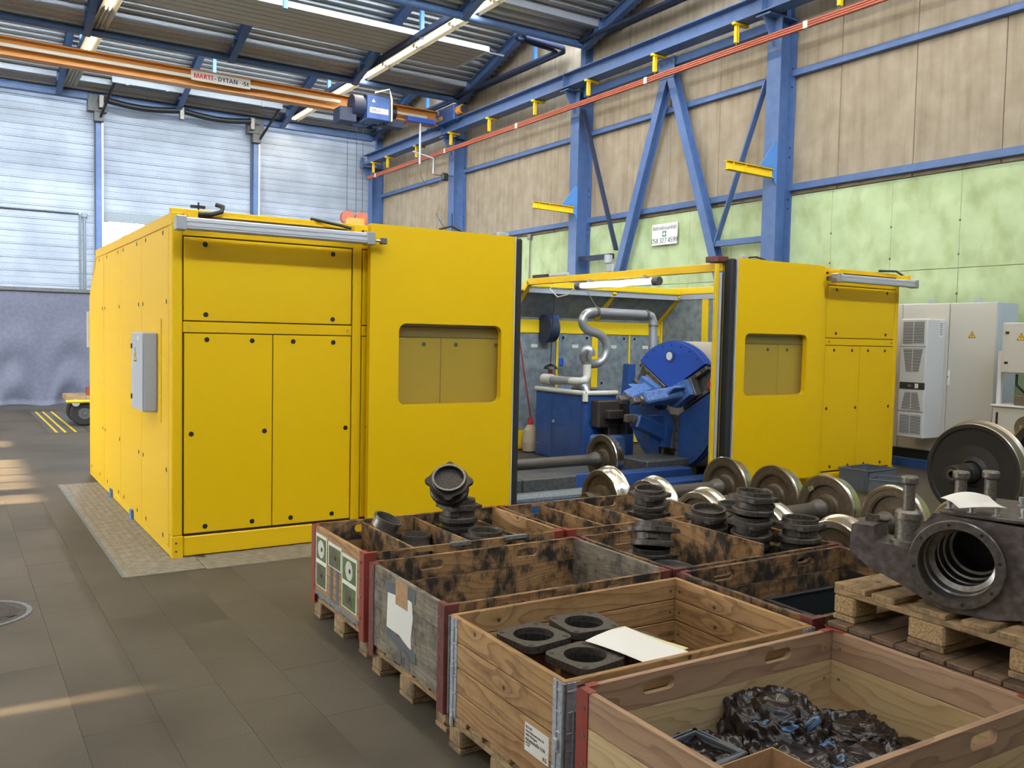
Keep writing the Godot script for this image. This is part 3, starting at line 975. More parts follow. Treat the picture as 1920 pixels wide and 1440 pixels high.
func build_crane() -> void:
	var t := thing("bridge_crane", "orange overhead crane girder spanning the hall, with a lettered plate", "crane", Vector3(0, 7.22, -21.3))
	obj("girder", MB.new().ibeam(Vector3(XL + 0.6, 0.19, 0), Vector3(11.05, 0.19, 0), 0.3, 0.38, 0.022, 0.014), M.orange, t)
	obj("cable_track", MB.new().bx(XL + 0.6, 8.3, 0.15, 0.225, 0.155, 0.2, 0.005).bx(9.3, 10.7, 0.13, 0.2, 0.155, 0.19, 0.005), M.cream, t)
	var pl := obj("name_plate", MB.new().bx(4.72, 6.06, 0.11, 0.33, 0.2, 0.215), M.cream, t)
	lettering("MARTI", 0.14, M.ink_red, pl, Transform3D(Basis.IDENTITY, Vector3(4.99, 0.22, 0.217)))
	lettering("- DYTAN", 0.14, M.ink_blue, pl, Transform3D(Basis.IDENTITY, Vector3(5.5, 0.22, 0.217)))
	lettering("-5t", 0.13, M.ink, pl, Transform3D(Basis.IDENTITY, Vector3(5.94, 0.21, 0.217)))
	var e := obj("end_carriage", MB.new().bx(11.05, 11.3, 0.02, 0.42, -0.55, 1.0, 0.02), M.blue_machine, t)
	obj("travel_motor", MB.new().cyl(Vector3(11.2, 0.25, 1.0), Vector3(11.2, 0.25, 1.25), 0.12, 14), M.orange, e)
	obj("motor_fan", MB.new().cyl(Vector3(11.2, 0.25, 1.25), Vector3(11.2, 0.25, 1.32), 0.1, 14), M.black, e)
	obj("wheel", MB.new().cyl(Vector3(11.27, 0.12, 0.8), Vector3(11.33, 0.12, 0.8), 0.12, 18), M.plate_dark, e)
	var side := Basis(Vector3.BACK, Vector3.UP, Vector3.LEFT)
	lettering("11", 0.12, M.cream, e, Transform3D(side, Vector3(11.045, 0.32, 0.15)))
	lettering("204.196", 0.15, M.yellow2, e, Transform3D(side, Vector3(11.045, 0.16, 0.15)))
	# hoist trolley on the lower flange
	var h := thing("hoist", "blue electric hoist trolley hanging on the orange crane girder", "hoist", Vector3(8.85, 7.0, -21.0))
	obj("gear_case", MB.new().bx(-0.12, 0.5, -0.05, 0.52, 0.05, 0.55, 0.015), M.blue_machine, h)
	obj("trolley_plate", MB.new().bx(-0.3, 0.45, -0.06, 0.34, -0.13, -0.11, 0.004), M.blue_machine, h)
	obj("trolley_plate", MB.new().bx(-0.3, 0.45, -0.06, 0.34, -0.49, -0.47, 0.004), M.blue_machine, h)
	obj("trolley_bar", MB.new().bx(-0.1, 0.25, -0.05, 0.02, -0.5, 0.1, 0.004), M.blue_machine, h)
	for q in [[-0.2, -0.21], [0.35, -0.21], [-0.2, -0.39], [0.35, -0.39]]:
		obj("trolley_wheel", MB.new().cyl(Vector3(q[0], 0.3, q[1] - 0.03), Vector3(q[0], 0.3, q[1] + 0.03), 0.055, 16), M.plate_dark, h)
	obj("cover_lip", MB.new().bx(-0.14, 0.52, 0.5, 0.56, 0.03, 0.5, 0.01), M.blue_dark, h)
	obj("drum_housing", MB.new().cyl(Vector3(-0.42, 0.28, 0.25), Vector3(-0.12, 0.28, 0.25), 0.26, 20), M.blue_dark, h)
	obj("frame", MB.new().bx(-0.75, -0.3, -0.15, 0.2, -0.1, 0.35, 0.02), M.blue_dark, h)
	obj("motor_bracket", MB.new().bx(0.4, 1.0, -0.1, 0.1, 0.0, 0.3, 0.01), M.blue_dark, h)
	obj("cable_arm", MB.new().tube([Vector3(0.1, 0.6, 0.5), Vector3(0.45, 0.72, 0.58), Vector3(0.52, 0.5, 0.58), Vector3(0.52, -0.05, 0.58)], 0.025, 8), M.cream, h)
	obj("motor", MB.new().cyl(Vector3(0.5, 0.25, 0.25), Vector3(0.75, 0.25, 0.25), 0.17, 16), M.black, h)
	var lp := obj("label_plate", MB.new().bx(-0.05, 0.44, 0.1, 0.23, 0.55, 0.556), M.white, h)
	lettering("ABUS", 0.1, M.ink, lp, Transform3D(Basis.IDENTITY, Vector3(0.12, 0.165, 0.558)))
	lettering("5", 0.09, M.ink, lp, Transform3D(Basis.IDENTITY, Vector3(0.36, 0.165, 0.558)), false)
	obj("warning_mark", MB.new().prism([Vector2(0.0, 0.36), Vector2(0.09, 0.36), Vector2(0.045, 0.44)], 0.55, 0.556), M.white, h)
	for q in [[-0.2, 0.1], [-0.05, 0.15], [-0.42, 0.05]]:
		obj("rope", MB.new().tube([Vector3(q[0], -0.05, q[1]), Vector3(q[0], -2.3, q[1])], 0.006, 6, false), M.black, h)
	obj("hook_block", MB.new().bx(-0.48, 0.03, -2.95, -2.45, -0.02, 0.22, 0.05), M.orange, h)
	obj("sheave", MB.new().cyl(Vector3(-0.42, -2.45, 0.02), Vector3(-0.42, -2.45, 0.14), 0.17, 18), M.rail_red, h)
	obj("sheave", MB.new().cyl(Vector3(-0.05, -2.45, 0.02), Vector3(-0.05, -2.45, 0.14), 0.17, 18), M.rail_red, h)
	# swing arm with small tong under the crane end
	var p := thing("swing_jib", "thin galvanised jib with wire loop hanging below the crane end", "jib", Vector3(10.5, 7.2, -21.1))
	obj("upright", MB.new().tube([Vector3(0, 0, 0), Vector3(0, -1.05, 0)], 0.03, 8), M.galv, p)
	obj("cross_arm", MB.new().tube([Vector3(-0.2, -0.75, 0), Vector3(0.4, -0.85, 0), Vector3(0.4, -1.25, 0)], 0.024, 8), M.galv, p)
	var w := []
	for i in 11:
		w.append(Vector3(0.35 - 0.37 * cos(PI * i / 10.0), -1.05 - 0.55 * sin(PI * i / 10.0), 0))
	obj("wire", MB.new().tube(w, 0.008, 6, false), M.steel_old, p)
	obj("clamp", MB.new().box(Vector3(0.75, -1.3, 0), Vector3(0.18, 0.2, 0.12), 0.03).tube([Vector3(0.45, -1.28, 0), Vector3(1.0, -1.25, 0)], 0.012, 6), M.black, p)
	obj("spreader", MB.new().bx(-0.4, 0.4, 0.0, 0.12, -0.1, 0.1, 0.01), M.blue_face, p)

func wmb(p: Vector3) -> MB:
	var b := MB.new()
	b.T = Transform3D(Basis.IDENTITY, -p)
	return b

# black screw plugs on a panel that faces +Z at zf (or -X at xf)
func plugs_z(parent: Node3D, p: Vector3, zf: float, spots: Array) -> void:
	for q in spots:
		obj("plug", wmb(p).cyl(Vector3(q[0], q[1], zf - 0.002), Vector3(q[0], q[1], zf + 0.0015), 0.0185, 14), M.hole, parent)

func plugs_x(parent: Node3D, p: Vector3, xf: float, spots: Array) -> void:
	for q in spots:
		obj("plug", wmb(p).cyl(Vector3(xf + 0.002, q[1], q[0]), Vector3(xf - 0.0015, q[1], q[0]), 0.0185, 14), M.hole, parent)

func pane_door(parent: Node3D, p: Vector3, x0: float, x1: float, wx0: float, wx1: float, seal_right: bool) -> void:
	var z0 := -6.585
	var z1 := -6.526
	var y0 := 0.15
	var y1 := 2.536
	var b := wmb(p)
	var hole := rrect((wx0 + wx1) / 2, 1.4235, wx1 - wx0, 0.665, 0.065)
	b.plate_hole(x0, y0, x1, y1, hole, z0, z1)
	var d := obj("sliding_door", b, M.yellow, parent)
	obj("window_pane", wmb(p).bx(wx0 - 0.02, wx1 + 0.02, 1.07, 1.776, z0 - 0.008, z0 - 0.001), M.tint, d)
	var s := x1 if seal_right else x0
	var q := 1.0 if seal_right else -1.0
	obj("edge_profile", wmb(p).bx(s, s + q * 0.01, y0, y1, z0 - 0.02, z1 + 0.002), M.aluminium, d)
	obj("rubber_seal", wmb(p).bx(s + q * 0.01, s + q * 0.085, y0, y1 - 0.01, z0 - 0.06, z1 - 0.005, 0.015), M.rubber, d)
	obj("door_switch", wmb(p).bx(s - q * 0.16, s - q * 0.06, y1, y1 + 0.03, z0, z1 - 0.01, 0.004), M.grey_box, d)
	obj("cable", wmb(p).tube([Vector3(s - q * 0.16, y1 + 0.012, z0 + 0.02), Vector3(s - q * 0.3, y1 + 0.03, z0 + 0.02), Vector3(s - q * 0.44, y1 + 0.006, z0 + 0.02)] if not seal_right else [Vector3(s - 0.5, y1 + 0.006, z0), Vector3(s - 0.6, y1 + 0.045, z0), Vector3(s - 0.72, y1 + 0.01, z0)], 0.01, 6), M.black, d)

func cylinder_unit(parent: Node3D, p: Vector3, x0: float, x1: float, rod: float) -> void:
	# pneumatic door cylinder: square profile barrel, end caps, rod and clevis
	var z := -6.455
	var y := 2.405
	var c := obj("door_cylinder", wmb(p).bx(x0, x1, y - 0.042, y + 0.042, z - 0.042, z + 0.042, 0.008).bx(x0, x1, y + 0.012, y + 0.02, z + 0.042, z + 0.046).bx(x0, x1, y - 0.02, y - 0.012, z + 0.042, z + 0.046), M.aluminium, parent)
	for x in [x0 + 0.03, x1 - 0.03]:
		obj("end_cap", wmb(p).bx(x - 0.035, x + 0.035, y - 0.05, y + 0.05, z - 0.05, z + 0.05, 0.006), M.silver, c)
	var e := x1 if rod > x1 else x0
	var q := signf(rod - e)
	obj("rod", wmb(p).cyl(Vector3(e, y - 0.01, z), Vector3(rod, y - 0.01, z), 0.013, 12), M.shiny, c)
	obj("clevis", wmb(p).bx(rod - q * 0.05, rod, y - 0.035, y + 0.015, z - 0.025, z + 0.025, 0.006), M.steel_old, c)
	for x in [x0 + 0.12, x1 - 0.12]:
		obj("mount", wmb(p).bx(x - 0.03, x + 0.03, y + 0.02, y + 0.1, -6.64, z, 0.004), M.yellow, c)

func build_enclosure() -> void:
	var zf := -6.646
	# ---------- left half
	var P := Vector3(1.358, 0, zf)
	var t := thing("machine_enclosure", "left half of the yellow panelled machine enclosure with sliding door and window", "enclosure", P)
	obj("backing", wmb(P).bx(1.37, 4.15, 0.1, 2.4, zf - 0.05, zf - 0.018).bx(1.37, 1.4, 0.02, 2.45, -10.4, zf - 0.05), M.seam, t)
	obj("base_rail", wmb(P).bx(1.442, 4.16, 0.012, 0.157, zf - 0.08, zf, 0.006), M.yellow, t)
	var cb := obj("corner_block", wmb(P).bx(1.358, 1.438, 0.0, 0.165, zf - 0.08, zf + 0.004, 0.004), M.yellow, t)
	for y in [0.055, 0.115]:
		obj("screw", wmb(P).cyl(Vector3(1.388, y, zf + 0.003), Vector3(1.388, y, zf + 0.006), 0.007, 8), M.hole, cb)
	obj("corner_post", wmb(P).bx(1.358, 1.432, 0.165, 2.5, zf - 0.1, zf, 0.008), M.yellow, t)
	obj("mid_rail", wmb(P).bx(1.436, 2.726, 1.648, 1.726, zf - 0.02, zf - 0.001, 0.002), M.yellow, t)
	obj("mid_rail", wmb(P).bx(2.812, 4.15, 1.648, 1.726, zf - 0.02, zf - 0.001, 0.002), M.yellow, t)
	obj("door_post", wmb(P).bx(2.732, 2.806, 0.16, 2.5, zf - 0.06, zf + 0.003, 0.004), M.yellow, t)
	obj("top_rail", wmb(P).bx(1.432, 4.16, 2.342, 2.5, zf - 0.07, zf, 0.004), M.yellow, t)
	obj("top_lip", wmb(P).bx(1.358, 4.16, 2.5, 2.536, zf - 0.09, zf - 0.03, 0.004), M.yellow, t)
	obj("cable_tray", wmb(P).bx(1.42, 2.8, 2.462, 2.484, zf + 0.001, zf + 0.035), M.seam, t)
	var pu := obj("panel", wmb(P).bx(1.440, 2.722, 1.734, 2.334, zf - 0.018, zf - 0.003, 0.003), M.yellow, t)
	plugs_z(pu, P, zf - 0.003, [[1.595, 1.779], [2.567, 1.772], [1.59, 2.288], [2.566, 2.283]])
	var pa := obj("panel", wmb(P).bx(1.444, 2.089, 0.177, 1.641, zf - 0.018, zf - 0.003, 0.003), M.yellow, t)
	plugs_z(pa, P, zf - 0.003, [[1.603, 1.597], [1.934, 1.594], [1.494, 0.908], [2.031, 0.91], [1.593, 0.22], [1.94, 0.225]])
	var pb := obj("panel", wmb(P).bx(2.096, 2.724, 0.177, 1.641, zf - 0.018, zf - 0.003, 0.003), M.yellow, t)
	plugs_z(pb, P, zf - 0.003, [[2.25, 1.593], [2.574, 1.591], [2.684, 0.91], [2.24, 0.225], [2.575, 0.226]])
	obj("panel", wmb(P).bx(2.815, 4.15, 1.734, 2.334, zf - 0.018, zf - 0.003, 0.003), M.yellow, t)
	var pc := obj("panel", wmb(P).bx(2.815, 3.531, 0.177, 1.641, zf - 0.018, zf - 0.003, 0.003), M.yellow, t)
	plugs_z(pc, P, zf - 0.003, [[2.87, 0.91], [3.373, 1.587]])
	var pd := obj("panel", wmb(P).bx(3.537, 4.15, 0.177, 1.641, zf - 0.018, zf - 0.003, 0.003), M.yellow, t)
	plugs_z(pd, P, zf - 0.003, [[3.679, 1.587], [4.082, 1.587]])
	for q in [1.48, 2.69, 2.85]:
		obj("screw", wmb(P).cyl(Vector3(q, 1.687, zf - 0.001), Vector3(q, 1.687, zf + 0.004), 0.008, 8), M.silver, t)
	# side
	var cuts := [-6.775, -7.772, -7.82, -8.862, -8.867, -9.885, -9.892, -10.94]
	var rows := [[-7.629, -6.953], [-8.70, -8.02], [-9.683, -8.997], [-10.197, -10.2]]
	for i in 4:
		var z1: float = cuts[2 * i]
		var z0: float = cuts[2 * i + 1]
		var b := wmb(P)
		if i < 3:
			b.bx(1.358, 1.372, 0.072, 2.412, z0 + 0.003, z1 - 0.003, 0.003)
		else:
			b.T = Transform3D(Basis(Vector3.BACK, Vector3.UP, Vector3.LEFT), Vector3(1.358, 0, 0) - P)
			b.prism([Vector2(z1 - 0.003, 0.072), Vector2(z1 - 0.003, 2.412), Vector2(-10.40, 2.412), Vector2(-10.93, 2.0), Vector2(-10.93, 0.072)], -0.014, 0.0)
		var sp := obj("side_panel", b, M.yellow, t)
		var r: Array = rows[i]
		var s := []
		for y in [2.379, 0.119]:
			s.append([r[0], y])
			if i < 3:
				s.append([r[1], y])
		for y in [1.87, 0.63]:
			s.append([[-7.747, -7.938, -9.818, -9.983][i], y])
			s.append([[-6.83, -7.938, -8.929, -9.983][i], y])
		if i == 3:
			s.append([-10.83, 0.122])
		plugs_x(sp, P, 1.358, s)
	for i in 3:
		obj("seam_strip", wmb(P).bx(1.3595, 1.372, 0.07, 2.415, [-7.819, -8.8665, -9.8915][i], [-7.773, -8.8625, -9.8855][i]), M.yellow, t)
	obj("side_base", wmb(P).bx(1.36, 1.42, 0.008, 0.07, -10.93, zf - 0.08, 0.004), M.yellow, t)
	obj("side_top", wmb(P).bx(1.354, 1.43, 2.414, 2.5, -10.44, zf, 0.004), M.yellow, t)
	obj("side_post", wmb(P).bx(1.357, 1.372, 0.07, 2.414, -6.772, zf - 0.1, 0.002), M.yellow, t)
	obj("rear_slope", wmb(P).beam(Vector3(2.75, 2.47, -10.44), Vector3(2.75, 2.0, -10.95), 2.78, 0.05), M.yellow, t)
	obj("rear_wall", wmb(P).bx(1.36, 4.15, 0.01, 2.02, -10.98, -10.93), M.yellow, t)
	obj("roof_sheet", wmb(P).bx(1.42, 4.15, 2.44, 2.46, -10.42, zf - 0.08), M.panel_in, t)
	obj("hinge", wmb(P).bx(1.33, 1.36, 1.45, 1.85, -10.97, -10.94), M.cream, t)
	for z in [-9.39, -8.233]:
		obj("floor_clip", wmb(P).bx(1.335, 1.358, 0.0, 0.09, z - 0.035, z + 0.035, 0.004), M.blue_bright, t)
	# switch box on the side, set on a cover plate
	obj("cover_plate", wmb(P).bx(1.352, 1.358, 0.96, 1.745, -7.765, -7.0), M.yellow, t)
	var sb := obj("switch_box", wmb(P).bx(1.255, 1.352, 1.035, 1.64, -7.60, -7.13, 0.008), M.grey_box, t)
	obj("box_door", wmb(P).bx(1.245, 1.255, 1.04, 1.635, -7.595, -7.135, 0.003), M.grey_box, sb)
	warning_sign(sb, Transform3D(Basis(Vector3.BACK, Vector3.UP, Vector3.LEFT), Vector3(1.2445, 1.45, -7.43) - P), 0.13)
	obj("type_plate", wmb(P).bx(1.243, 1.245, 1.58, 1.61, -7.33, -7.28), M.white, sb)
	for y in [1.53, 1.13]:
		obj("lock", wmb(P).bx(1.236, 1.246, y - 0.02, y + 0.02, -7.585, -7.56, 0.003), M.black, sb)
	pane_door(t, P, 2.83, 4.185, 3.085, 4.062, true)
	cylinder_unit(t, P, 1.345, 2.815, 2.93)
	obj("hose", wmb(P).tube([Vector3(1.43, 2.44, -6.5), Vector3(1.47, 2.485, -6.56), Vector3(1.62, 2.5, -6.6), Vector3(1.7, 2.53, -6.63), Vector3(1.72, 2.57, -6.66), Vector3(1.67, 2.585, -6.68)], 0.017, 8), M.black, t)
	obj("hose", wmb(P).tube([Vector3(2.4, 2.55, -6.7), Vector3(2.6, 2.5, -6.56), Vector3(2.76, 2.46, -6.5)], 0.012, 8), M.black, t)
	obj("cable_clamp", wmb(P).bx(1.50, 1.6, 2.55, 2.57, -6.72, -6.69).bx(1.545, 1.555, 2.49, 2.59, -6.69, -6.68), M.black, t)
	# ---------- right half
	var Q := Vector3(9.9, 0, zf)
	var u := thing("machine_enclosure", "right half of the yellow enclosure, open to the blue wheel lathe inside", "enclosure", Q)
	obj("backing", wmb(Q).bx(6.95, 9.88, 0.1, 2.4, zf - 0.05, zf - 0.018), M.seam, u)
	obj("base_rail", wmb(Q).bx(6.95, 9.83, 0.012, 0.157, zf - 0.08, zf, 0.006), M.yellow, u)
	obj("corner_block", wmb(Q).bx(9.83, 9.91, 0.0, 0.165, zf - 0.08, zf + 0.004, 0.004), M.yellow, u)
	obj("corner_post", wmb(Q).bx(9.832, 9.9, 0.165, 2.5, zf - 0.1, zf, 0.008), M.yellow, u)
	obj("mid_rail", wmb(Q).bx(8.54, 9.826, 1.648, 1.726, zf - 0.02, zf - 0.001, 0.002), M.yellow, u)
	obj("mid_rail", wmb(Q).bx(6.96, 8.45, 1.648, 1.726, zf - 0.02, zf - 0.001, 0.002), M.yellow, u)
	obj("door_post", wmb(Q).bx(8.46, 8.535, 0.16, 2.5, zf - 0.06, zf + 0.003, 0.004), M.yellow, u)
	obj("top_rail", wmb(Q).bx(6.95, 9.832, 2.342, 2.5, zf - 0.07, zf, 0.004), M.yellow, u)
	obj("top_lip", wmb(Q).bx(6.95, 9.9, 2.5, 2.536, zf - 0.09, zf - 0.03, 0.004), M.yellow, u)
	obj("cable_tray", wmb(Q).bx(8.5, 9.86, 2.462, 2.484, zf + 0.001, zf + 0.035), M.seam, u)
	var ru := obj("panel", wmb(Q).bx(8.545, 9.823, 1.734, 2.334, zf - 0.018, zf - 0.003, 0.003), M.yellow, u)
	plugs_z(ru, Q, zf - 0.003, [[8.71, 2.29], [9.66, 2.29], [8.72, 1.785], [9.66, 1.785]])
	var ra := obj("panel", wmb(Q).bx(8.545, 9.176, 0.177, 1.641, zf - 0.018, zf - 0.003, 0.003), M.yellow, u)
	plugs_z(ra, Q, zf - 0.003, [[8.70, 1.59], [9.03, 1.59], [8.60, 0.91], [9.13, 0.91], [8.70, 0.225], [9.03, 0.225]])
	var rb := obj("panel", wmb(Q).bx(9.184, 9.823, 0.177, 1.641, zf - 0.018, zf - 0.003, 0.003), M.yellow, u)
	plugs_z(rb, Q, zf - 0.003, [[9.33, 1.59], [9.66, 1.59], [9.77, 0.91], [9.33, 0.225], [9.65, 0.225]])
	obj("panel", wmb(Q).bx(6.96, 8.45, 1.734, 2.334, zf - 0.018, zf - 0.003, 0.003), M.yellow, u)
	var rc := obj("panel", wmb(Q).bx(6.96, 7.742, 0.177, 1.641, zf - 0.018, zf - 0.003, 0.003), M.yellow, u)
	plugs_z(rc, Q, zf - 0.003, [[7.577, 1.585]])
	var rd := obj("panel", wmb(Q).bx(7.748, 8.45, 0.177, 1.641, zf - 0.018, zf - 0.003, 0.003), M.yellow, u)
	plugs_z(rd, Q, zf - 0.003, [[7.888, 1.585]])
	for q in [8.6, 9.78]:
		obj("screw", wmb(Q).cyl(Vector3(q, 1.687, zf - 0.001), Vector3(q, 1.687, zf + 0.004), 0.008, 8), M.hole, u)
	pane_door(u, Q, 6.945, 8.33, 7.085, 8.066, false)
	cylinder_unit(u, Q, 8.41, 9.92, 8.29)
	obj("hose", wmb(Q).tube([Vector3(9.85, 2.45, -6.48), Vector3(9.75, 2.56, -6.6), Vector3(9.55, 2.56, -6.7)], 0.013, 8), M.black, u)
	# opening frame: jamb, longitudinal roof beam, sloped rear member
	obj("jamb", wmb(Q).bx(6.725, 6.772, 0.05, 2.47, -6.65, -6.62, 0.004), M.yellow2, u)
	obj("jamb_profile", wmb(Q).bx(6.774, 6.808, 0.05, 2.38, -6.70, -6.615), M.aluminium, u)
	obj("jamb_seal", wmb(Q).bx(6.808, 6.838, 0.05, 2.36, -6.70, -6.62), M.rubber, u)
	obj("inner_post", wmb(Q).bx(6.85, 6.935, 0.05, 2.36, -6.72, -6.64), M.yellow2, u)
	obj("roof_beam", wmb(Q).bx(6.85, 6.92, 2.4, 2.485, -10.36, -6.66, 0.004), M.yellow, u)
	obj("sloped_member", wmb(Q).beam(Vector3(6.885, 2.45, -10.34), Vector3(6.885, 1.92, -10.92), 0.07, 0.08), M.yellow_in, u)
	obj("sensor", wmb(Q).bx(6.86, 6.91, 2.486, 2.53, -10.25, -9.9, 0.008), M.black, u)
	obj("sensor_box", wmb(Q).bx(6.86, 6.92, 2.486, 2.53, -9.85, -9.45, 0.01), M.grey_box, u)
	obj("camera_unit", wmb(Q).bx(6.86, 6.9, 2.486, 2.58, -8.62, -8.5, 0.01).cyl(Vector3(6.88, 2.6, -8.6), Vector3(6.88, 2.7, -8.6), 0.05, 12), M.grey_box, u)
	obj("latch_box", wmb(Q).bx(6.74, 6.9, 2.49, 2.55, -6.8, -6.62, 0.006), M.red_dark, u)
	# inner lining of the rear wall
	var zi := -10.85
	var inner := [[4.3, 5.9], [5.905, 6.93], [6.935, 7.722], [7.765, 8.395], [8.522, 9.132], [9.17, 9.8]]
	for q in inner:
		var ip := obj("lining_panel", wmb(Q).bx(q[0] + 0.003, q[1] - 0.003, 0.3, 1.73, zi - 0.03, zi, 0.003), M.panel_in, u)
		if q[0] > 6.0:
			for x in [q[0] + 0.09, q[1] - 0.09]:
				for y in [1.675, 0.98]:
					obj("ring_plug", wmb(Q).cyl(Vector3(x, y, zi), Vector3(x, y, zi + 0.006), 0.035, 14), M.silver, ip)
					obj("plug", wmb(Q).cyl(Vector3(x - 0.006, y, zi + 0.006), Vector3(x - 0.006, y, zi + 0.009), 0.025, 12), M.hole, ip)
			obj("paper_tag", wmb(Q).bx((q[0] + q[1]) / 2 - 0.06, (q[0] + q[1]) / 2 + 0.06, 1.52, 1.57, zi, zi + 0.003), M.cream, ip)
	for q in [[7.726, 7.761], [8.4, 8.517], [9.137, 9.165]]:
		obj("lining_post", wmb(Q).bx(q[0], q[1], 0.1, 1.74, zi - 0.03, zi + 0.006), M.yellow_in, u)
	obj("lining_rail", wmb(Q).bx(4.3, 9.8, 1.735, 1.93, zi - 0.03, zi + 0.012, 0.004), M.yellow_in, u)
	obj("lining_base", wmb(Q).bx(4.3, 9.8, 0.02, 0.3, zi - 0.03, zi + 0.012, 0.004), M.yellow_in, u)
	obj("lining_strip", wmb(Q).bx(4.3, 9.8, 1.93, 1.985, zi - 0.03, zi, 0.002), M.panel_in, u)
	for q in [[4.3, 6.86], [6.92, 8.42], [8.50, 9.74]]:
		obj("slope_panel", wmb(Q).beam(Vector3((q[0] + q[1]) / 2, 1.97, -10.87), Vector3((q[0] + q[1]) / 2, 2.33, -10.44), q[1] - q[0], 0.03), M.panel_in, u)
	for x in [8.46, 9.78]:
		obj("slope_rib", wmb(Q).beam(Vector3(x, 1.95, -10.86), Vector3(x, 2.36, -10.4), 0.07, 0.05), M.yellow_in, u)
	obj("rear_top_beam", wmb(Q).bx(6.92, 9.85, 2.385, 2.47, -10.44, -10.38, 0.004), M.yellow_in, u)
	obj("rear_top_plate", wmb(Q).bx(6.92, 9.85, 2.3, 2.38, -10.45, -10.41), M.galv, u)
	# right wall lining and outside
	obj("lining_panel", wmb(Q).bx(9.8, 9.83, 0.1, 2.35, -10.85, -9.92, 0.003), M.panel_in, u)
	obj("lining_panel", wmb(Q).bx(9.8, 9.83, 0.1, 2.35, -9.78, -8.3, 0.003), M.panel_in, u)
	obj("lining_panel", wmb(Q).bx(9.8, 9.83, 0.1, 2.35, -8.29, -6.72, 0.003), M.panel_in, u)
	obj("lining_post", wmb(Q).bx(9.79, 9.83, 0.1, 2.36, -9.91, -9.785), M.yellow_in, u)
	obj("lining_post", wmb(Q).bx(9.77, 9.83, 0.1, 2.0, -10.85, -10.80), M.yellow_in, u)
	obj("side_top_beam", wmb(Q).bx(9.77, 9.85, 2.39, 2.49, -10.42, -6.7, 0.004), M.yellow_in, u)
	obj("side_plate", wmb(Q).bx(9.78, 9.85, 2.31, 2.385, -10.42, -6.7), M.galv, u)
	obj("outer_side", wmb(Q).bx(9.85, 9.9, 0.01, 2.5, -10.95, zf - 0.08, 0.004), M.yellow, u)
	obj("outer_rear", wmb(Q).bx(4.3, 9.9, 0.01, 2.0, -10.98, -10.92), M.yellow, u)
	# lamp on the roof beam
	var lp := thing("tube_lamp", "lit round tube lamp under the yellow roof beam of the open enclosure", "lamp", Vector3(6.82, 2.335, -8.37))
	obj("glowing_tube", MB.new().cyl(Vector3(0, 0, -0.68), Vector3(0, 0, 0.68), 0.034, 14), M.tube_white, lp)
	obj("clear_sleeve", MB.new().cyl(Vector3(0, 0, -0.7), Vector3(0, 0, 0.7), 0.045, 16), M.glass, lp)
	obj("end_cap", MB.new().cyl(Vector3(0, 0, 0.69), Vector3(0, 0, 0.78), 0.05, 14).cyl(Vector3(0, 0, -0.78), Vector3(0, 0, -0.69), 0.05, 14), M.plate_dark, lp)
	obj("bracket", MB.new().bx(-0.015, 0.06, 0.04, 0.075, -0.55, -0.52).bx(-0.015, 0.06, 0.04, 0.075, 0.5, 0.53), M.silver, lp)
	obj("cable", MB.new().tube([Vector3(0, 0, -0.78), Vector3(0, -0.1, -0.95), Vector3(0.0, -0.13, -1.2), Vector3(0.02, -0.02, -1.4), Vector3(0.06, 0.06, -1.42)], 0.008, 6), M.cream, lp)
	var l := OmniLight3D.new()
	l.name = "tube_light"
	l.light_energy = 1.2
	l.light_color = Color(0.95, 0.97, 1.0)
	l.omni_range = 30.0
	l.omni_attenuation = 2.0
	l.light_size = 0.08
	l.shadow_enabled = true
	l.position = Vector3(0.0, -0.12, 0)
	lp.add_child(l)

func warning_sign(parent: Node3D, at: Transform3D, s: float) -> void:
	# yellow triangle with black border and a lightning arrow
	var b := MB.new()
	b.T = at
	var h := s * 0.866
	b.prism([Vector2(-s / 2, -h / 3), Vector2(s / 2, -h / 3), Vector2(0, h * 2 / 3)], 0.0, 0.0012)
	var o := obj("warning_sign", b, M.ink, parent)
	var y := MB.new()
	y.T = at
	var k := 0.78
	y.prism([Vector2(-s / 2 * k, -h / 3 * k), Vector2(s / 2 * k, -h / 3 * k), Vector2(0, h * 2 / 3 * k)], 0.0012, 0.002)
	obj("sign_field", y, M.yellow2, o)
	var f := MB.new()
	f.T = at
	f.prism([Vector2(0.02 * s, 0.27 * s), Vector2(-0.09 * s, 0.03 * s), Vector2(-0.01 * s, 0.03 * s), Vector2(-0.04 * s, -0.19 * s), Vector2(0.1 * s, 0.09 * s), Vector2(0.02 * s, 0.09 * s)], 0.002, 0.0028)
	obj("lightning", f, M.ink, o)

func sector(d: float, R: float, c: float, half := PI / 3) -> Array:
	# chuck cover: bounded by two slots (offset d) and the rim
	var out := []
	var ax := Vector2(cos(c), sin(c))
	out.append(ax * (d / sin(half)))
	for s in [-1.0, 1.0]:
		var a: float = c + s * half
		var dir := Vector2(cos(a), sin(a))
		var off: Vector2 = Vector2(-dir.y, dir.x) * (-s * d)
		var l := sqrt(R * R - d * d)
		var e: Vector2 = dir * l + off
		if s < 0:
			out.append(e)
			var a0 := e.angle()
			var end_dir := Vector2(cos(c + half), sin(c + half))
			var e2: Vector2 = end_dir * l + Vector2(-end_dir.y, end_dir.x) * (-d)
			var a1 := e2.angle()
			if a1 < a0:
				a1 += TAU
			for i in range(1, 14):
				var t := lerpf(a0, a1, i / 14.0)
				out.append(Vector2(cos(t), sin(t)) * R)
		else:
			out.append(e)
	return out

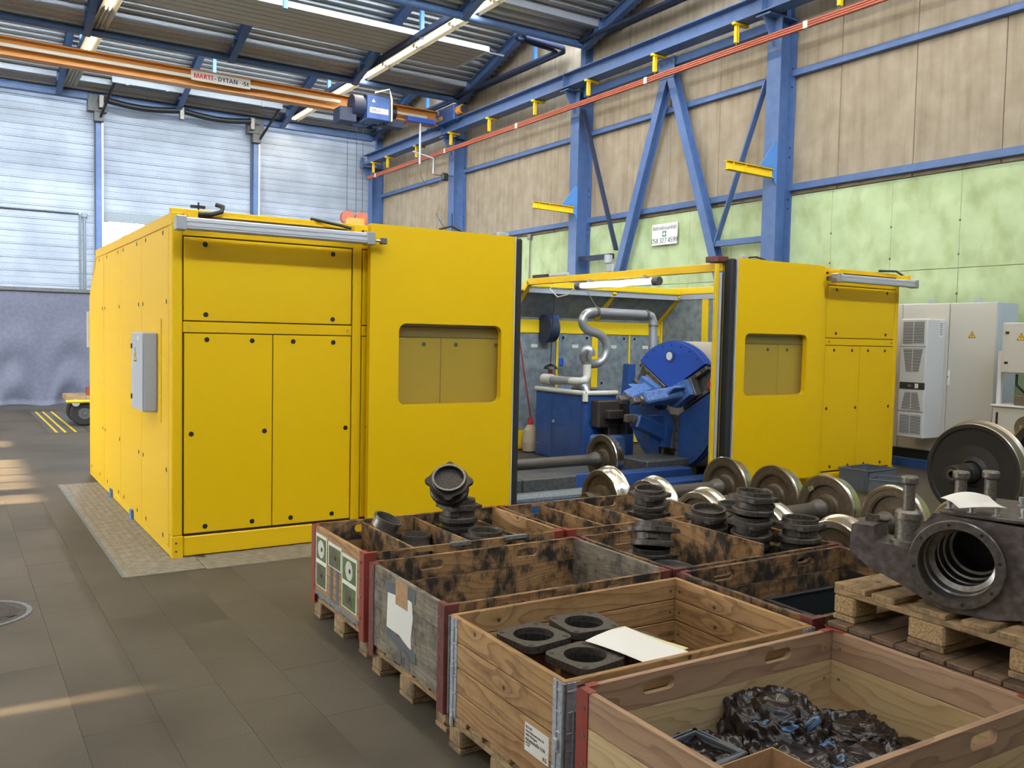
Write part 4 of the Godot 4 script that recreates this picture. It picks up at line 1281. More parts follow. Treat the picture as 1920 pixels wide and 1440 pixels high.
func build_machine() -> void:
	var P := Vector3(7.55, 0, -8.04)
	var t := thing("wheel_lathe", "big blue wheel lathe chuck with three jaws inside the open enclosure", "lathe", P)
	var yc := 0.873
	var f := Transform3D(Basis(Vector3.BACK, Vector3.UP, Vector3.LEFT), Vector3(0, yc, 0))
	var drum := MB.new()
	drum.T = Transform3D(Basis(Vector3.UP, Vector3.LEFT, Vector3.BACK), Vector3(0, yc, 0))
	drum.lathe([Vector2(0, -0.75), Vector2(0.78, -0.75), Vector2(0.785, 0.0), Vector2(0.0, 0.0)], 64)
	obj("drum", drum, M.heat, t)
	var slots := [deg_to_rad(30), deg_to_rad(150), deg_to_rad(270)]
	for i in 3:
		var c: float = [PI / 2, PI * 7 / 6, PI * 11 / 6][i]
		var b := MB.new()
		b.T = f
		b.prism(sector(0.15, 0.79, c), 0.0, 0.05)
		b.prism(sector(0.17, 0.775, c), 0.05, 0.1)
		var cov := obj("cover_sector", b, M.blue_face if i == 0 else M.blue_machine, t)
		if i == 0:
			var em := MB.new()
			em.T = f
			em.cyl(Vector3(-0.02, 0.6, 0.1), Vector3(-0.02, 0.6, 0.11), 0.075, 20)
			obj("emblem_ring", em, M.blue_machine, cov)
			var em2 := MB.new()
			em2.T = f
			em2.cyl(Vector3(-0.02, 0.6, 0.11), Vector3(-0.02, 0.6, 0.118), 0.05, 20)
			obj("emblem", em2, M.white, cov)
		for k in 9:
			var a := c + (k - 4) * 0.22
			var s := MB.new()
			s.T = f
			s.cyl(Vector3(0.73 * cos(a), 0.73 * sin(a), 0.1), Vector3(0.73 * cos(a), 0.73 * sin(a), 0.104), 0.011, 8)
			obj("screw", s, M.hole, cov)
	for i in 3:
		var a: float = slots[i]
		var r := f * Transform3D(Basis(Vector3.BACK, a), Vector3.ZERO)
		var b := MB.new()
		b.T = r
		b.bx(0.12, 0.76, -0.13, 0.13, -0.01, 0.02)
		obj("slot_bed", b, M.plate_dark, t)
		for s in [-1.0, 1.0]:
			var g := MB.new()
			g.T = r
			g.bx(0.2, 0.75, s * 0.1, s * 0.145, 0.02, 0.09, 0.004)
			var gr := obj("slot_rail", g, M.steel_old, t)
			for x in [0.3, 0.42, 0.54, 0.66]:
				var h := MB.new()
				h.T = r
				h.cyl(Vector3(x, s * 0.122, 0.09), Vector3(x, s * 0.122, 0.094), 0.014, 8)
				obj("bolt_hole", h, M.hole, gr)
		var j := MB.new()
		j.T = r
		j.bx(0.24, 0.52, -0.12, 0.12, 0.04, 0.16, 0.01)
		var jb := obj("jaw_carriage", j, M.plate_dark, t)
		var arm := MB.new()
		arm.T = r
		arm.prism([Vector2(0.5, -0.1), Vector2(0.5, 0.1), Vector2(0.2, 0.13), Vector2(0.06, 0.02), Vector2(0.06, -0.02), Vector2(0.2, -0.13)], 0.14, 0.24)
		arm.beam(Vector3(0.34, 0, 0.2), Vector3(0.17, 0, 0.66), 0.15, 0.17, Vector3.RIGHT, 0.02)
		obj("jaw_arm", arm, M.blue_pale if i != 2 else M.blue_machine, jb)
		var rib := MB.new()
		rib.T = r
		rib.prism([Vector2(0.48, 0.0), Vector2(0.12, 0.05), Vector2(0.12, -0.05)], 0.24, 0.42)
		obj("jaw_rib", rib, M.blue_pale if i != 2 else M.blue_machine, jb)
		var cl := MB.new()
		cl.T = r
		cl.cyl(Vector3(0.165, 0, 0.64), Vector3(0.15, 0, 0.70), 0.06, 14).box(Vector3(0.14, 0, 0.74), Vector3(0.09, 0.07, 0.12), 0.008)
		obj("claw", cl, M.steel_old, jb)
	obj("headstock", MB.new().bx(0.72, 1.6, 0.0, 1.5, -0.8, 0.75, 0.03), M.blue_machine, t)
	obj("bed_plate", MB.new().bx(-2.1, 1.4, 0.005, 0.06, -0.9, 1.1, 0.01), M.plate_dark, t)
	obj("bed_beam", MB.new().bx(-1.6, -0.3, 0.06, 0.2, 0.42, 0.62, 0.01), M.blue_machine, t)
	obj("bed_beam", MB.new().bx(-1.1, 0.2, 0.06, 0.14, 0.75, 1.0, 0.01), M.blue_machine, t)
	obj("bed_step", MB.new().bx(-0.75, 0.05, 0.06, 0.26, -0.2, 0.35, 0.01), M.plate_dark, t)
	obj("support_post", MB.new().prism([Vector2(0.42, 0.0), Vector2(0.62, 0.0), Vector2(0.62, 1.32), Vector2(0.5, 1.32)], -1.62, -1.5), M.blue_machine, t)
	# covers and walkway in front of the lathe
	var w := thing("lathe_walkway", "low grey cover boxes and chequer plate walkway beside the left door seal", "walkway", Vector3(5.1, 0, -7.2))
	obj("cover_box", MB.new().bx(-0.9, -0.28, 0, 0.24, -0.42, -0.1, 0.008), M.plate_dark, w)
	obj("cover_box", MB.new().bx(-0.27, 0.4, 0, 0.24, -0.42, -0.1, 0.008), M.plate_dark, w)
	obj("dust_bar", MB.new().bx(-0.6, 0.75, 0.03, 0.14, 0.0, 0.15, 0.04), M.galv_dark, w)
	obj("chequer_plate", MB.new().bx(-0.5, 0.85, 0.0, 0.05, 0.15, 0.42, 0.004), M.tread, w)
	for q in [[-0.95, 0.1, 0.13, 0.44, 0.5], [-0.95, -0.6, 0.16, -0.06, 0.0], [0.45, 1.1, 0.2, -0.42, -0.36]]:
		obj("blue_frame", MB.new().bx(q[0], q[1], 0.0, q[2], q[3], q[4], 0.005), M.blue_machine, w)
	# tool cabinet with cream rounded rail
	var C := Vector3(7.33, 0, -9.8)
	var k := thing("tool_cabinet", "blue machine cabinet with cream rounded top rail, ducts running over it", "cabinet", C)
	obj("body", MB.new().bx(-0.27, 0.26, 0.0, 0.93, -0.58, 0.57, 0.01), M.blue_machine, k)
	obj("top_sheet", MB.new().bx(-0.25, 0.24, 0.93, 0.95, -0.56, 0.55), M.blue_pale, k)
	obj("top_rail", MB.new().tube([Vector3(0.26, 0.945, 0.57), Vector3(-0.27, 0.945, 0.57)], 0.035, 10).tube([Vector3(-0.27, 0.945, 0.57), Vector3(-0.27, 0.945, -0.58)], 0.035, 10).cyl(Vector3(-0.27, 0.84, 0.57), Vector3(-0.27, 0.95, 0.57), 0.038, 12), M.cream, k)
	var dr := obj("door", MB.new().bx(-0.276, -0.27, 0.05, 0.82, -0.16, 0.5, 0.002), M.blue_machine, k)
	obj("door_knob", MB.new().cyl(Vector3(-0.276, 0.52, -0.12), Vector3(-0.295, 0.52, -0.12), 0.022, 12), M.silver, dr)
	obj("hatch", MB.new().bx(-0.281, -0.276, 0.5, 0.75, 0.06, 0.28, 0.001).bx(-0.281, -0.276, 0.48, 0.64, 0.33, 0.48, 0.001), M.blue_machine, dr)
	obj("plain_panel", MB.new().bx(-0.276, -0.27, 0.03, 0.9, -0.56, -0.175, 0.002), M.blue_machine, k)
	for y in [0.18, 0.82]:
		obj("rivet", MB.new().cyl(Vector3(-0.276, y, -0.5), Vector3(-0.28, y, -0.5), 0.012, 8), M.shiny, k)
	var ts := obj("tool_slide", MB.new().bx(-0.18, 0.26, 0.5, 0.86, 0.57, 0.75, 0.02).bx(0.02, 0.26, 0.3, 0.55, 0.57, 0.72, 0.02).bx(-0.1, 0.16, 0.62, 0.74, 0.75, 0.86, 0.015), M.iron, k)
	obj("chip_shield", MB.new().bx(0.17, 0.29, 0.42, 0.86, 0.6, 0.9, 0.01), M.black, ts)
	obj("lower_apron", MB.new().bx(-0.2, 0.27, 0.0, 0.4, 0.57, 0.8, 0.03), M.blue_pale, k)
	obj("mesh_cover", MB.new().bx(-0.1, 0.2, 0.95, 1.0, 0.0, 0.25, 0.02), M.steel_old, k)
	# extraction duct
	var d := thing("extraction_duct", "silver extraction duct with an S-shaped flexible hose above the blue cabinet", "duct", Vector3(7.3, 0, -9.5))
	var hp := [Vector3(0.13, 2.03, 0), Vector3(0.0, 2.02, 0), Vector3(-0.085, 1.97, 0), Vector3(-0.112, 1.885, 0), Vector3(-0.06, 1.80, 0), Vector3(0.05, 1.76, 0), Vector3(0.17, 1.73, 0), Vector3(0.27, 1.66, 0), Vector3(0.315, 1.56, 0), Vector3(0.30, 1.45, 0), Vector3(0.22, 1.36, 0), Vector3(0.11, 1.325, 0), Vector3(-0.02, 1.34, 0.02), Vector3(-0.115, 1.40, 0.05), Vector3(-0.155, 1.47, 0.1), Vector3(-0.13, 1.52, 0.13), Vector3(-0.09, 1.50, 0.16), Vector3(-0.085, 1.44, 0.16)]
	var smooth := []
	for i in hp.size() - 1:
		for s in 4:
			smooth.append(hp[i].cubic_interpolate(hp[i + 1], hp[maxi(i - 1, 0)], hp[mini(i + 2, hp.size() - 1)], s / 4.0))
	smooth.append(hp[hp.size() - 1])
	var rr := []
	for i in smooth.size():
		rr.append(0.058 if i % 2 == 0 else 0.061)
	obj("flexible_hose", MB.new().tube(smooth, rr, 14), M.hose, d)
	obj("pipe", MB.new().tube([Vector3(0.1, 2.03, 0), Vector3(1.02, 2.02, 0), Vector3(1.1, 2.0, 0), Vector3(1.14, 1.93, 0), Vector3(1.15, 1.4, 0), Vector3(1.15, 0.1, 0)], 0.06, 14), M.silver, d)
	for q in [Vector3(0.12, 2.03, 0), Vector3(1.0, 2.02, 0)]:
		obj("clamp_ring", MB.new().cyl(q - Vector3(0.02, 0, 0), q + Vector3(0.02, 0, 0), 0.07, 14), M.steel_old, d)
	obj("clamp_ring", MB.new().cyl(Vector3(1.148, 1.85, 0), Vector3(1.148, 1.88, 0), 0.07, 14), M.steel_old, d)
	obj("suspension_wire", MB.new().tube([Vector3(0.12, 2.09, 0), Vector3(0.1, 2.42, -0.3)], 0.005, 6), M.steel_old, d)
	obj("elbow_pipe", MB.new().tube([Vector3(-0.09, 1.32, 0.1), Vector3(-0.09, 1.17, 0.1), Vector3(-0.12, 1.11, 0.1), Vector3(-0.2, 1.09, 0.08), Vector3(-0.2, 1.085, -0.62)], 0.055, 12), M.cream, d)
	obj("intake_hose", MB.new().tube([Vector3(-0.2, 1.085, -0.62), Vector3(-0.23, 1.08, -0.4), Vector3(-0.2, 1.09, -0.1), Vector3(-0.12, 1.02, 0.1), Vector3(-0.1, 0.94, 0.12)], 0.055, 12), M.hose, d)
	obj("branch_piece", MB.new().cyl(Vector3(-0.2, 1.085, -0.75), Vector3(-0.2, 1.085, -0.55), 0.075, 14), M.cream, d)
	# cable reel, pendant lamp, mop, emergency stop
	var r := thing("cable_reel", "dark blue cable reel on the yellow rail of the enclosure's rear wall", "reel", Vector3(7.5, 1.8, -10.72))
	obj("drum", MB.new().cyl(Vector3(-0.1, 0, 0), Vector3(0.06, 0, 0), 0.2, 24), M.blue_dark, r)
	obj("bracket", MB.new().bx(-0.02, 0.12, -0.1, 0.2, -0.12, 0.1, 0.02), M.blue_machine, r)
	obj("cable", MB.new().tube([Vector3(0.05, 0.05, 0.15), Vector3(0.09, -0.2, 0.2), Vector3(0.1, -0.45, 0.2)], 0.007, 6), M.blue_bright, r)
	obj("coupling", MB.new().bx(0.06, 0.13, -0.55, -0.42, 0.16, 0.22, 0.02), M.blue_face, r)
	var pl := thing("pendant_switch", "black mushroom-shaped pendant switch with orange end hanging by the rear wall", "switch", Vector3(7.42, 1.15, -10.55))
	obj("cord", MB.new().tube([Vector3(0, 0.12, 0), Vector3(0, 1.15, 0.05)], 0.006, 6), M.black, pl)
	var cap := MB.new().lathe([Vector2(0.0, 0.06), Vector2(0.11, 0.06), Vector2(0.09, 0.1), Vector2(0.02, 0.14), Vector2(0, 0.14)], 18)
	obj("shade", cap, M.black, pl)
	obj("grip", MB.new().cyl(Vector3(0, -0.08, 0), Vector3(0, 0.06, 0), 0.035, 12), M.rail_red, pl)
	var mp := thing("mop", "string mop with red collar standing head down beside the blue cabinet", "mop", Vector3(7.14, 0, -10.62))
	obj("handle", MB.new().tube([Vector3(0, 0.5, 0), Vector3(-0.16, 1.7, -0.12)], 0.012, 8), M.red_steel, mp)
	var head := MB.new().lathe([Vector2(0.0, 0.0), Vector2(0.11, 0.02), Vector2(0.13, 0.15), Vector2(0.1, 0.32), Vector2(0.05, 0.4), Vector2(0.0, 0.41)], 22)
	obj("strings", head, M.mop, mp)
	obj("collar", MB.new().cyl(Vector3(0, 0.4, 0), Vector3(-0.008, 0.5, -0.005), 0.04, 12, 0.028), M.red, mp)
	var es := thing("emergency_stop", "yellow emergency stop box with red button on the opening's jamb", "switch", Vector3(7.0, 1.2, -6.86))
	obj("box", MB.new().bx(-0.03, 0.16, -0.05, 0.06, -0.05, 0.05, 0.008), M.yellow2, es)
	obj("button", MB.new().cyl(Vector3(-0.03, 0.0, 0), Vector3(-0.08, 0.0, 0), 0.03, 14), M.red, es)
	obj("arm", MB.new().bx(0.0, 0.03, -0.3, -0.05, -0.02, 0.02), M.yellow2, es)

func build_cabinets() -> void:
	# row of grey control cabinets along the right wall, doors facing left
	var z1 := -6.086
	var edges := [-6.086, -6.708, -7.39, -8.1, -8.8]
	for i in 4:
		var a: float = edges[i]
		var b: float = edges[i + 1]
		var w := a - b
		var lab: String = ["tall grey control cabinet with yellow voltage sign, nearest the camera", "tall grey control cabinet carrying the cooling unit with louvres", "tall grey control cabinet half hidden behind the right enclosure post", "tall grey control cabinet hidden behind the yellow enclosure"][i]
		var t := thing("control_cabinet", lab, "cabinet", Vector3(11.1, 0, (a + b) / 2))
		obj("body", MB.new().bx(0.02, 0.5, 0.25, 2.232, -w / 2 + 0.002, w / 2 - 0.002, 0.004), M.cab_side, t)
		var d := obj("door", MB.new().bx(0.0, 0.02, 0.26, 2.225, -w / 2 + 0.006, w / 2 - 0.006, 0.004), M.cab_grey, t)
		if i == 0:
			obj("door_handle", MB.new().bx(-0.02, 0.0, 1.15, 1.35, -w / 2 + 0.01, -w / 2 + 0.04, 0.006), M.white, d)
			obj("handle_lock", MB.new().cyl(Vector3(-0.02, 1.26, -w / 2 + 0.025), Vector3(-0.026, 1.26, -w / 2 + 0.025), 0.008, 8), M.black, d)
			warning_sign(d, Transform3D(Basis(Vector3.BACK, Vector3.UP, Vector3.LEFT), Vector3(-0.0005, 1.805, 0.0)), 0.1)
		obj("plinth", MB.new().bx(0.06, 0.5, 0.12, 0.25, -w / 2, w / 2), M.black, t)
		obj("blue_base", MB.new().bx(0.0, 0.5, 0.0, 0.12, -w / 2, w / 2, 0.004), M.blue_machine, t)
		if i < 3:
			var e := obj("lifting_eye", MB.new().bx(0.1, 0.12, 2.232, 2.3, -0.05, 0.05, 0.01), M.galv, t)
			obj("eye_hole", MB.new().cyl(Vector3(0.098, 2.27, 0), Vector3(0.122, 2.27, 0), 0.018, 10), M.green, e)
	# cooling unit
	var c := thing("cooling_unit", "white cabinet cooling unit with four louvred grilles and dark display strip", "air conditioner", Vector3(10.69, 0.45, -6.945))
	obj("housing", MB.new().bx(0.0, 0.412, 0.0, 1.565, -0.188, 0.188, 0.012), M.ac_white, c)
	obj("display_strip", MB.new().bx(-0.004, 0.0, 0.64, 0.73, -0.17, 0.187), M.slot, c)
	obj("display", MB.new().bx(-0.006, -0.004, 0.67, 0.7, -0.05, 0.0), M.bin_grey, c)
	obj("badge", MB.new().bx(-0.006, -0.004, 0.655, 0.715, 0.05, 0.1, 0.001), M.white, c)
	for y in [0.345, 1.2]:
		obj("groove", MB.new().bx(-0.002, 0.001, y - 0.003, y + 0.003, -0.186, 0.186), M.slot, c)
	obj("type_label", MB.new().bx(0.27, 0.35, 1.33, 1.54, 0.188, 0.1895), M.white, c)
	for q in 7:
		obj("label_line", MB.new().bx(0.28, 0.34, 1.36 + 0.024 * q, 1.368 + 0.024 * q, 0.1895, 0.190), M.ink, c)
	# grilles: upper and lower are square, the middle two taper
	var gr := [[1.24, 1.53, 0.15, 0.15], [0.87, 1.17, 0.09, 0.14], [0.37, 0.60, 0.14, 0.09], [0.05, 0.30, 0.15, 0.15]]
	for gi in 4:
		var q: Array = gr[gi]
		var frame := MB.new()
		frame.T = Transform3D(Basis(Vector3.BACK, Vector3.UP, Vector3.LEFT), Vector3.ZERO)
		frame.prism([Vector2(-q[2], q[0]), Vector2(q[2], q[0]), Vector2(q[3], q[1]), Vector2(-q[3], q[1])], 0.0005, 0.0015)
		var g := obj("grille", frame, M.slot, c)
		var n := int((q[1] - q[0]) / 0.019)
		for i in n:
			var y: float = q[0] + (q[1] - q[0]) * (i + 0.5) / n
			var ww: float = lerpf(q[2], q[3], (i + 0.5) / n)
			obj("louvre", MB.new().bx(-0.006, -0.001, y - 0.0045, y + 0.0045, -ww, ww), M.ac_white, g)
		obj("grille_bar", MB.new().bx(-0.007, -0.001, q[0], q[1], -0.003, 0.003), M.ac_white, g)
	# hydraulic unit with its small switch cabinet at the right frame edge
	var h := thing("hydraulic_unit", "cream hydraulic power unit with round cover at the right edge", "hydraulic unit", Vector3(10.7, 0, -5.45))
	obj("tank", MB.new().bx(0.0, 0.4, 0.1, 0.95, -0.42, 0.55, 0.01), M.cab_grey, h)
	obj("tank_lid", MB.new().bx(-0.02, 0.42, 0.95, 0.975, -0.44, 0.57, 0.004), M.white, h)
	obj("round_cover", MB.new().cyl(Vector3(0.0, 0.72, 0.0), Vector3(-0.02, 0.72, 0.0), 0.14, 28).cyl(Vector3(-0.02, 0.72, 0.0), Vector3(-0.026, 0.72, 0.0), 0.11, 28), M.steel_old, h)
	for i in 6:
		obj("raised_mark", MB.new().bx(-0.029, -0.026, 0.715, [0.75, 0.74, 0.752, 0.738, 0.748, 0.74][i], -0.07 + 0.024 * i, -0.056 + 0.024 * i), M.cream, h)
	obj("sight_glass", MB.new().bx(-0.012, 0.0, 0.72, 0.88, -0.37, -0.345, 0.003), M.black, h)
	obj("valve_block", MB.new().bx(0.05, 0.3, 0.975, 1.1, -0.2, 0.15, 0.01).cyl(Vector3(0.1, 1.05, 0.2), Vector3(0.1, 1.05, 0.45), 0.06, 12).cyl(Vector3(0.15, 1.1, -0.1), Vector3(0.15, 1.18, -0.1), 0.03, 10), M.steel_old, h)
	for i in 4:
		obj("hose", MB.new().tube([Vector3(0.1, 1.34, -0.2 + 0.12 * i), Vector3(0.06, 1.22, -0.18 + 0.12 * i), Vector3(0.12, 1.12, -0.1 + 0.14 * i), Vector3(0.2, 1.0, 0.0 + 0.12 * i)], 0.014, 8), M.black, h)
	obj("upright", MB.new().bx(0.05, 0.1, 0.975, 1.62, -0.41, -0.36, 0.004), M.white, h)
	var sb := thing("switch_cabinet", "small cream switch cabinet with voltage sign at the right picture edge", "cabinet", Vector3(10.68, 1.36, -5.4))
	obj("body", MB.new().bx(0.015, 0.24, 0, 0.6, -0.38, 0.4, 0.006), M.cab_grey, sb)
	var sd := obj("door", MB.new().bx(0.0, 0.013, 0.006, 0.594, -0.378, 0.39, 0.004), M.cab_grey, sb)
	for y in [0.12, 0.48]:
		obj("lock", MB.new().bx(-0.01, 0.0, y - 0.014, y + 0.014, -0.34, -0.3, 0.002), M.black, sd)
	warning_sign(sd, Transform3D(Basis(Vector3.BACK, Vector3.UP, Vector3.LEFT), Vector3(-0.0005, 0.42, -0.16)), 0.1)

const AXIS_X := Basis(Vector3(0, -1, 0), Vector3(1, 0, 0), Vector3(0, 0, 1))   # lathe axis along +X
const AXIS_XN := Basis(Vector3(0, 1, 0), Vector3(-1, 0, 0), Vector3(0, 0, 1))  # lathe axis along -X

func turned(at: Transform3D, prof: Array, n := 48) -> MB:
	var b := MB.new()
	b.T = at
	return b.lathe(prof, n)

func v2(a: Array) -> Array:
	var out := []
	for i in range(0, a.size(), 2):
		out.append(Vector2(a[i], a[i + 1]))
	return out

func small_wheelset(label: String, at: Vector3, turn: float) -> Node3D:
	var t := thing("wheelset", label, "wheelset", at, turn, "small machined wheelsets")
	var y := 0.285
	obj("axle", turned(Transform3D(AXIS_X, Vector3(0, y, 0)), v2([0.0, -0.98, 0.05, -0.98, 0.052, -0.82, 0.066, -0.8, 0.066, -0.62, 0.088, -0.6, 0.075, -0.55, 0.062, -0.5, 0.062, 0.5, 0.075, 0.55, 0.088, 0.6, 0.066, 0.62, 0.066, 0.8, 0.052, 0.82, 0.05, 0.98, 0.0, 0.98]), 28), M.axle, t)
	for s in [-1.0, 1.0]:
		var tf := Transform3D(AXIS_X if s > 0 else AXIS_XN, Vector3(s * 0.68, y, 0))
		var w := obj("wheel", turned(tf, v2([0.062, -0.03, 0.1, -0.03, 0.1, 0.012, 0.118, 0.03, 0.186, 0.034, 0.196, 0.006, 0.205, 0.006, 0.207, 0.0, 0.238, 0.0, 0.24, 0.003, 0.246, 0.003, 0.248, 0.0, 0.268, 0.0])), M.wheel_web, t)
		obj("outer_face", turned(tf, v2([0.25, 0.135, 0.222, 0.133, 0.22, 0.128, 0.21, 0.128, 0.2, 0.1, 0.13, 0.085, 0.12, 0.14, 0.062, 0.145])), M.wheel_web, w)
		obj("flange", turned(tf, v2([0.268, 0.0, 0.279, 0.003, 0.285, 0.012, 0.284, 0.024, 0.272, 0.034, 0.266, 0.042])), M.shiny, w)
		obj("tread", turned(tf, v2([0.266, 0.042, 0.262, 0.06, 0.26, 0.095, 0.257, 0.125, 0.25, 0.135])), M.shiny, w)
	for s in [-1.0, 1.0]:
		obj("bearing_seat", turned(Transform3D(AXIS_X if s > 0 else AXIS_XN, Vector3(s * 0.8, y, 0)), v2([0.05, 0.0, 0.074, 0.0, 0.074, 0.02, 0.07, 0.022, 0.07, 0.12, 0.074, 0.122, 0.074, 0.165, 0.066, 0.17, 0.058, 0.17, 0.056, 0.14, 0.0, 0.14]), 28), M.wheel_web, t)
	return t

func build_wheelsets() -> void:
	var spots := [[5.52, -5.92, "small wheelset with shiny treads, farthest back of the five in the row"], [5.52, -5.33, "small wheelset with shiny treads, second from the back of the five"], [5.5, -4.745, "small wheelset, middle one of the five in the row"], [5.54, -4.16, "small wheelset, second nearest of the five before the right enclosure door"], [5.54, -3.565, "small wheelset nearest the dark crates, mostly hidden by the gear housing"]]
	var first: Node3D
	for i in spots.size():
		var q: Array = spots[i]
		if first == null:
			first = small_wheelset(q[2], Vector3(q[0], 0, q[1]), 0.0)
		else:
			copy_of(first, Vector3(q[0], 0, q[1]), deg_to_rad([0, 0, 0.6, -0.3, 0.0][i]), q[2])
	copy_of(first, Vector3(5.65, 0, -7.95), 0.0, "wheelset with long axle lying inside the open yellow enclosure", "wheelset in the lathe")
	var third: Node3D = get_node("wheelset_002")
	lettering("08", 0.05, M.paper_y, third, Transform3D(local_x_face() * Basis(Vector3.BACK, 0.5), Vector3(0.6785, 0.43, -0.145)), false, 0.0008)
	# large dark wheelset at the right
	var t := thing("large_wheelset", "large dark locomotive wheelset with hollow axle end at the right", "wheelset", Vector3(8.9, 0, -4.6))
	var y := 0.487
	obj("axle", turned(Transform3D(AXIS_X, Vector3(0, y, 0)), v2([0.0, -1.0, 0.03, -1.0, 0.03, -1.14, 0.075, -1.14, 0.085, -1.13, 0.085, -0.93, 0.092, -0.925, 0.092, -0.6, 0.085, -0.55, 0.085, 0.55, 0.092, 0.6, 0.092, 0.92, 0.085, 0.93, 0.085, 1.14, 0.0, 1.14]), 36), M.wheel_dark, t)
	for s in [-1.0, 1.0]:
		var tf := Transform3D(AXIS_X if s > 0 else AXIS_XN, Vector3(s * 0.68, y, 0))
		var w := obj("wheel", turned(tf, v2([0.09, -0.02, 0.14, -0.02, 0.15, 0.03, 0.36, 0.05, 0.385, 0.0, 0.46, 0.0]), 72), M.wheel_dark, t)
		obj("outer_face", turned(tf, v2([0.45, 0.135, 0.415, 0.133, 0.405, 0.118, 0.25, 0.105, 0.15, 0.12, 0.115, 0.15, 0.108, 0.152, 0.1, 0.12, 0.09, 0.12]), 72), M.wheel_dark, w)
		obj("flange", turned(tf, v2([0.46, 0.0, 0.48, 0.006, 0.487, 0.02, 0.478, 0.034, 0.463, 0.044]), 72), M.shiny2, w)
		obj("tread", turned(tf, v2([0.463, 0.044, 0.46, 0.08, 0.457, 0.125, 0.45, 0.135]), 72), M.shiny2, w)
	obj("bore_rim", turned(Transform3D(AXIS_XN, Vector3(-1.14, y, 0)), v2([0.032, -0.12, 0.05, 0.001, 0.034, 0.003, 0.03, -0.1]), 24), M.steel_old, t)

# ---------------------------------------------------------------- pallets and crates

func board(b: MB, wide := false) -> MB:
	b.uo = Vector2(0.7 + rng.randf() * 0.6, 0.2 + rng.randf() * 0.1)
	return b

func pallet(label: String, at: Vector3, turn: float, wood_mat: Material, block_mat: Material, group := "euro pallets under the crates") -> Node3D:
	var t := thing("pallet", label, "pallet", at, turn, group)
	for q in [[-0.35, 0.1], [0.0, 0.145], [0.35, 0.1]]:
		obj("bottom_board", board(MB.new()).bx(-0.6, 0.6, 0.0, 0.022, q[0] - q[1] / 2, q[0] + q[1] / 2, 0.003), wood_mat, t)
	for x in [-0.5275, 0.0, 0.5275]:
		for q in [[-0.35, 0.1], [0.0, 0.145], [0.35, 0.1]]:
			obj("block", board(MB.new()).bx(x - 0.0725, x + 0.0725, 0.022, 0.1, q[0] - q[1] / 2, q[0] + q[1] / 2, 0.008), block_mat, t)
		var s := MB.new()
		s.g = 2
		obj("stringer", board(s).bx(x - 0.0725, x + 0.0725, 0.1, 0.122, -0.4, 0.4, 0.003), wood_mat, t)
	for q in [[-0.3275, 0.145], [-0.18, 0.1], [0.0, 0.145], [0.18, 0.1], [0.3275, 0.145]]:
		obj("top_board", board(MB.new()).bx(-0.6, 0.6, 0.122, 0.144, q[0] - q[1] / 2, q[0] + q[1] / 2, 0.003), wood_mat, t)
	return t

func corner_angle(parent: Node3D, x: float, z: float, m: Material, top := 0.546, low := 0.085) -> void:
	var sx := signf(x)
	var sz := signf(z)
	var b := MB.new()
	b.bx(x, x + sx * 0.004, low, top, z, z - sz * 0.062, 0.001)
	b.bx(x, x - sx * 0.062, low, top, z, z + sz * 0.004, 0.001)
	b.bx(x - sx * 0.026, x + sx * 0.004, top - 0.003, top, z, z - sz * 0.07)
	b.bx(x - sx * 0.07, x + sx * 0.004, top - 0.003, top, z + sz * 0.004, z - sz * 0.026)
	var o := obj("corner_angle", b, m, parent)
	for y in [0.2, 0.31, 0.4, 0.49]:
		obj("rivet", MB.new().cyl(Vector3(x + sx * 0.004, y, z - sz * 0.042), Vector3(x + sx * 0.007, y, z - sz * 0.042), 0.007, 8), M.steel_old, o)
		obj("rivet", MB.new().cyl(Vector3(x - sx * 0.042, y, z + sz * 0.004), Vector3(x - sx * 0.042, y, z + sz * 0.007), 0.007, 8), M.steel_old, o)

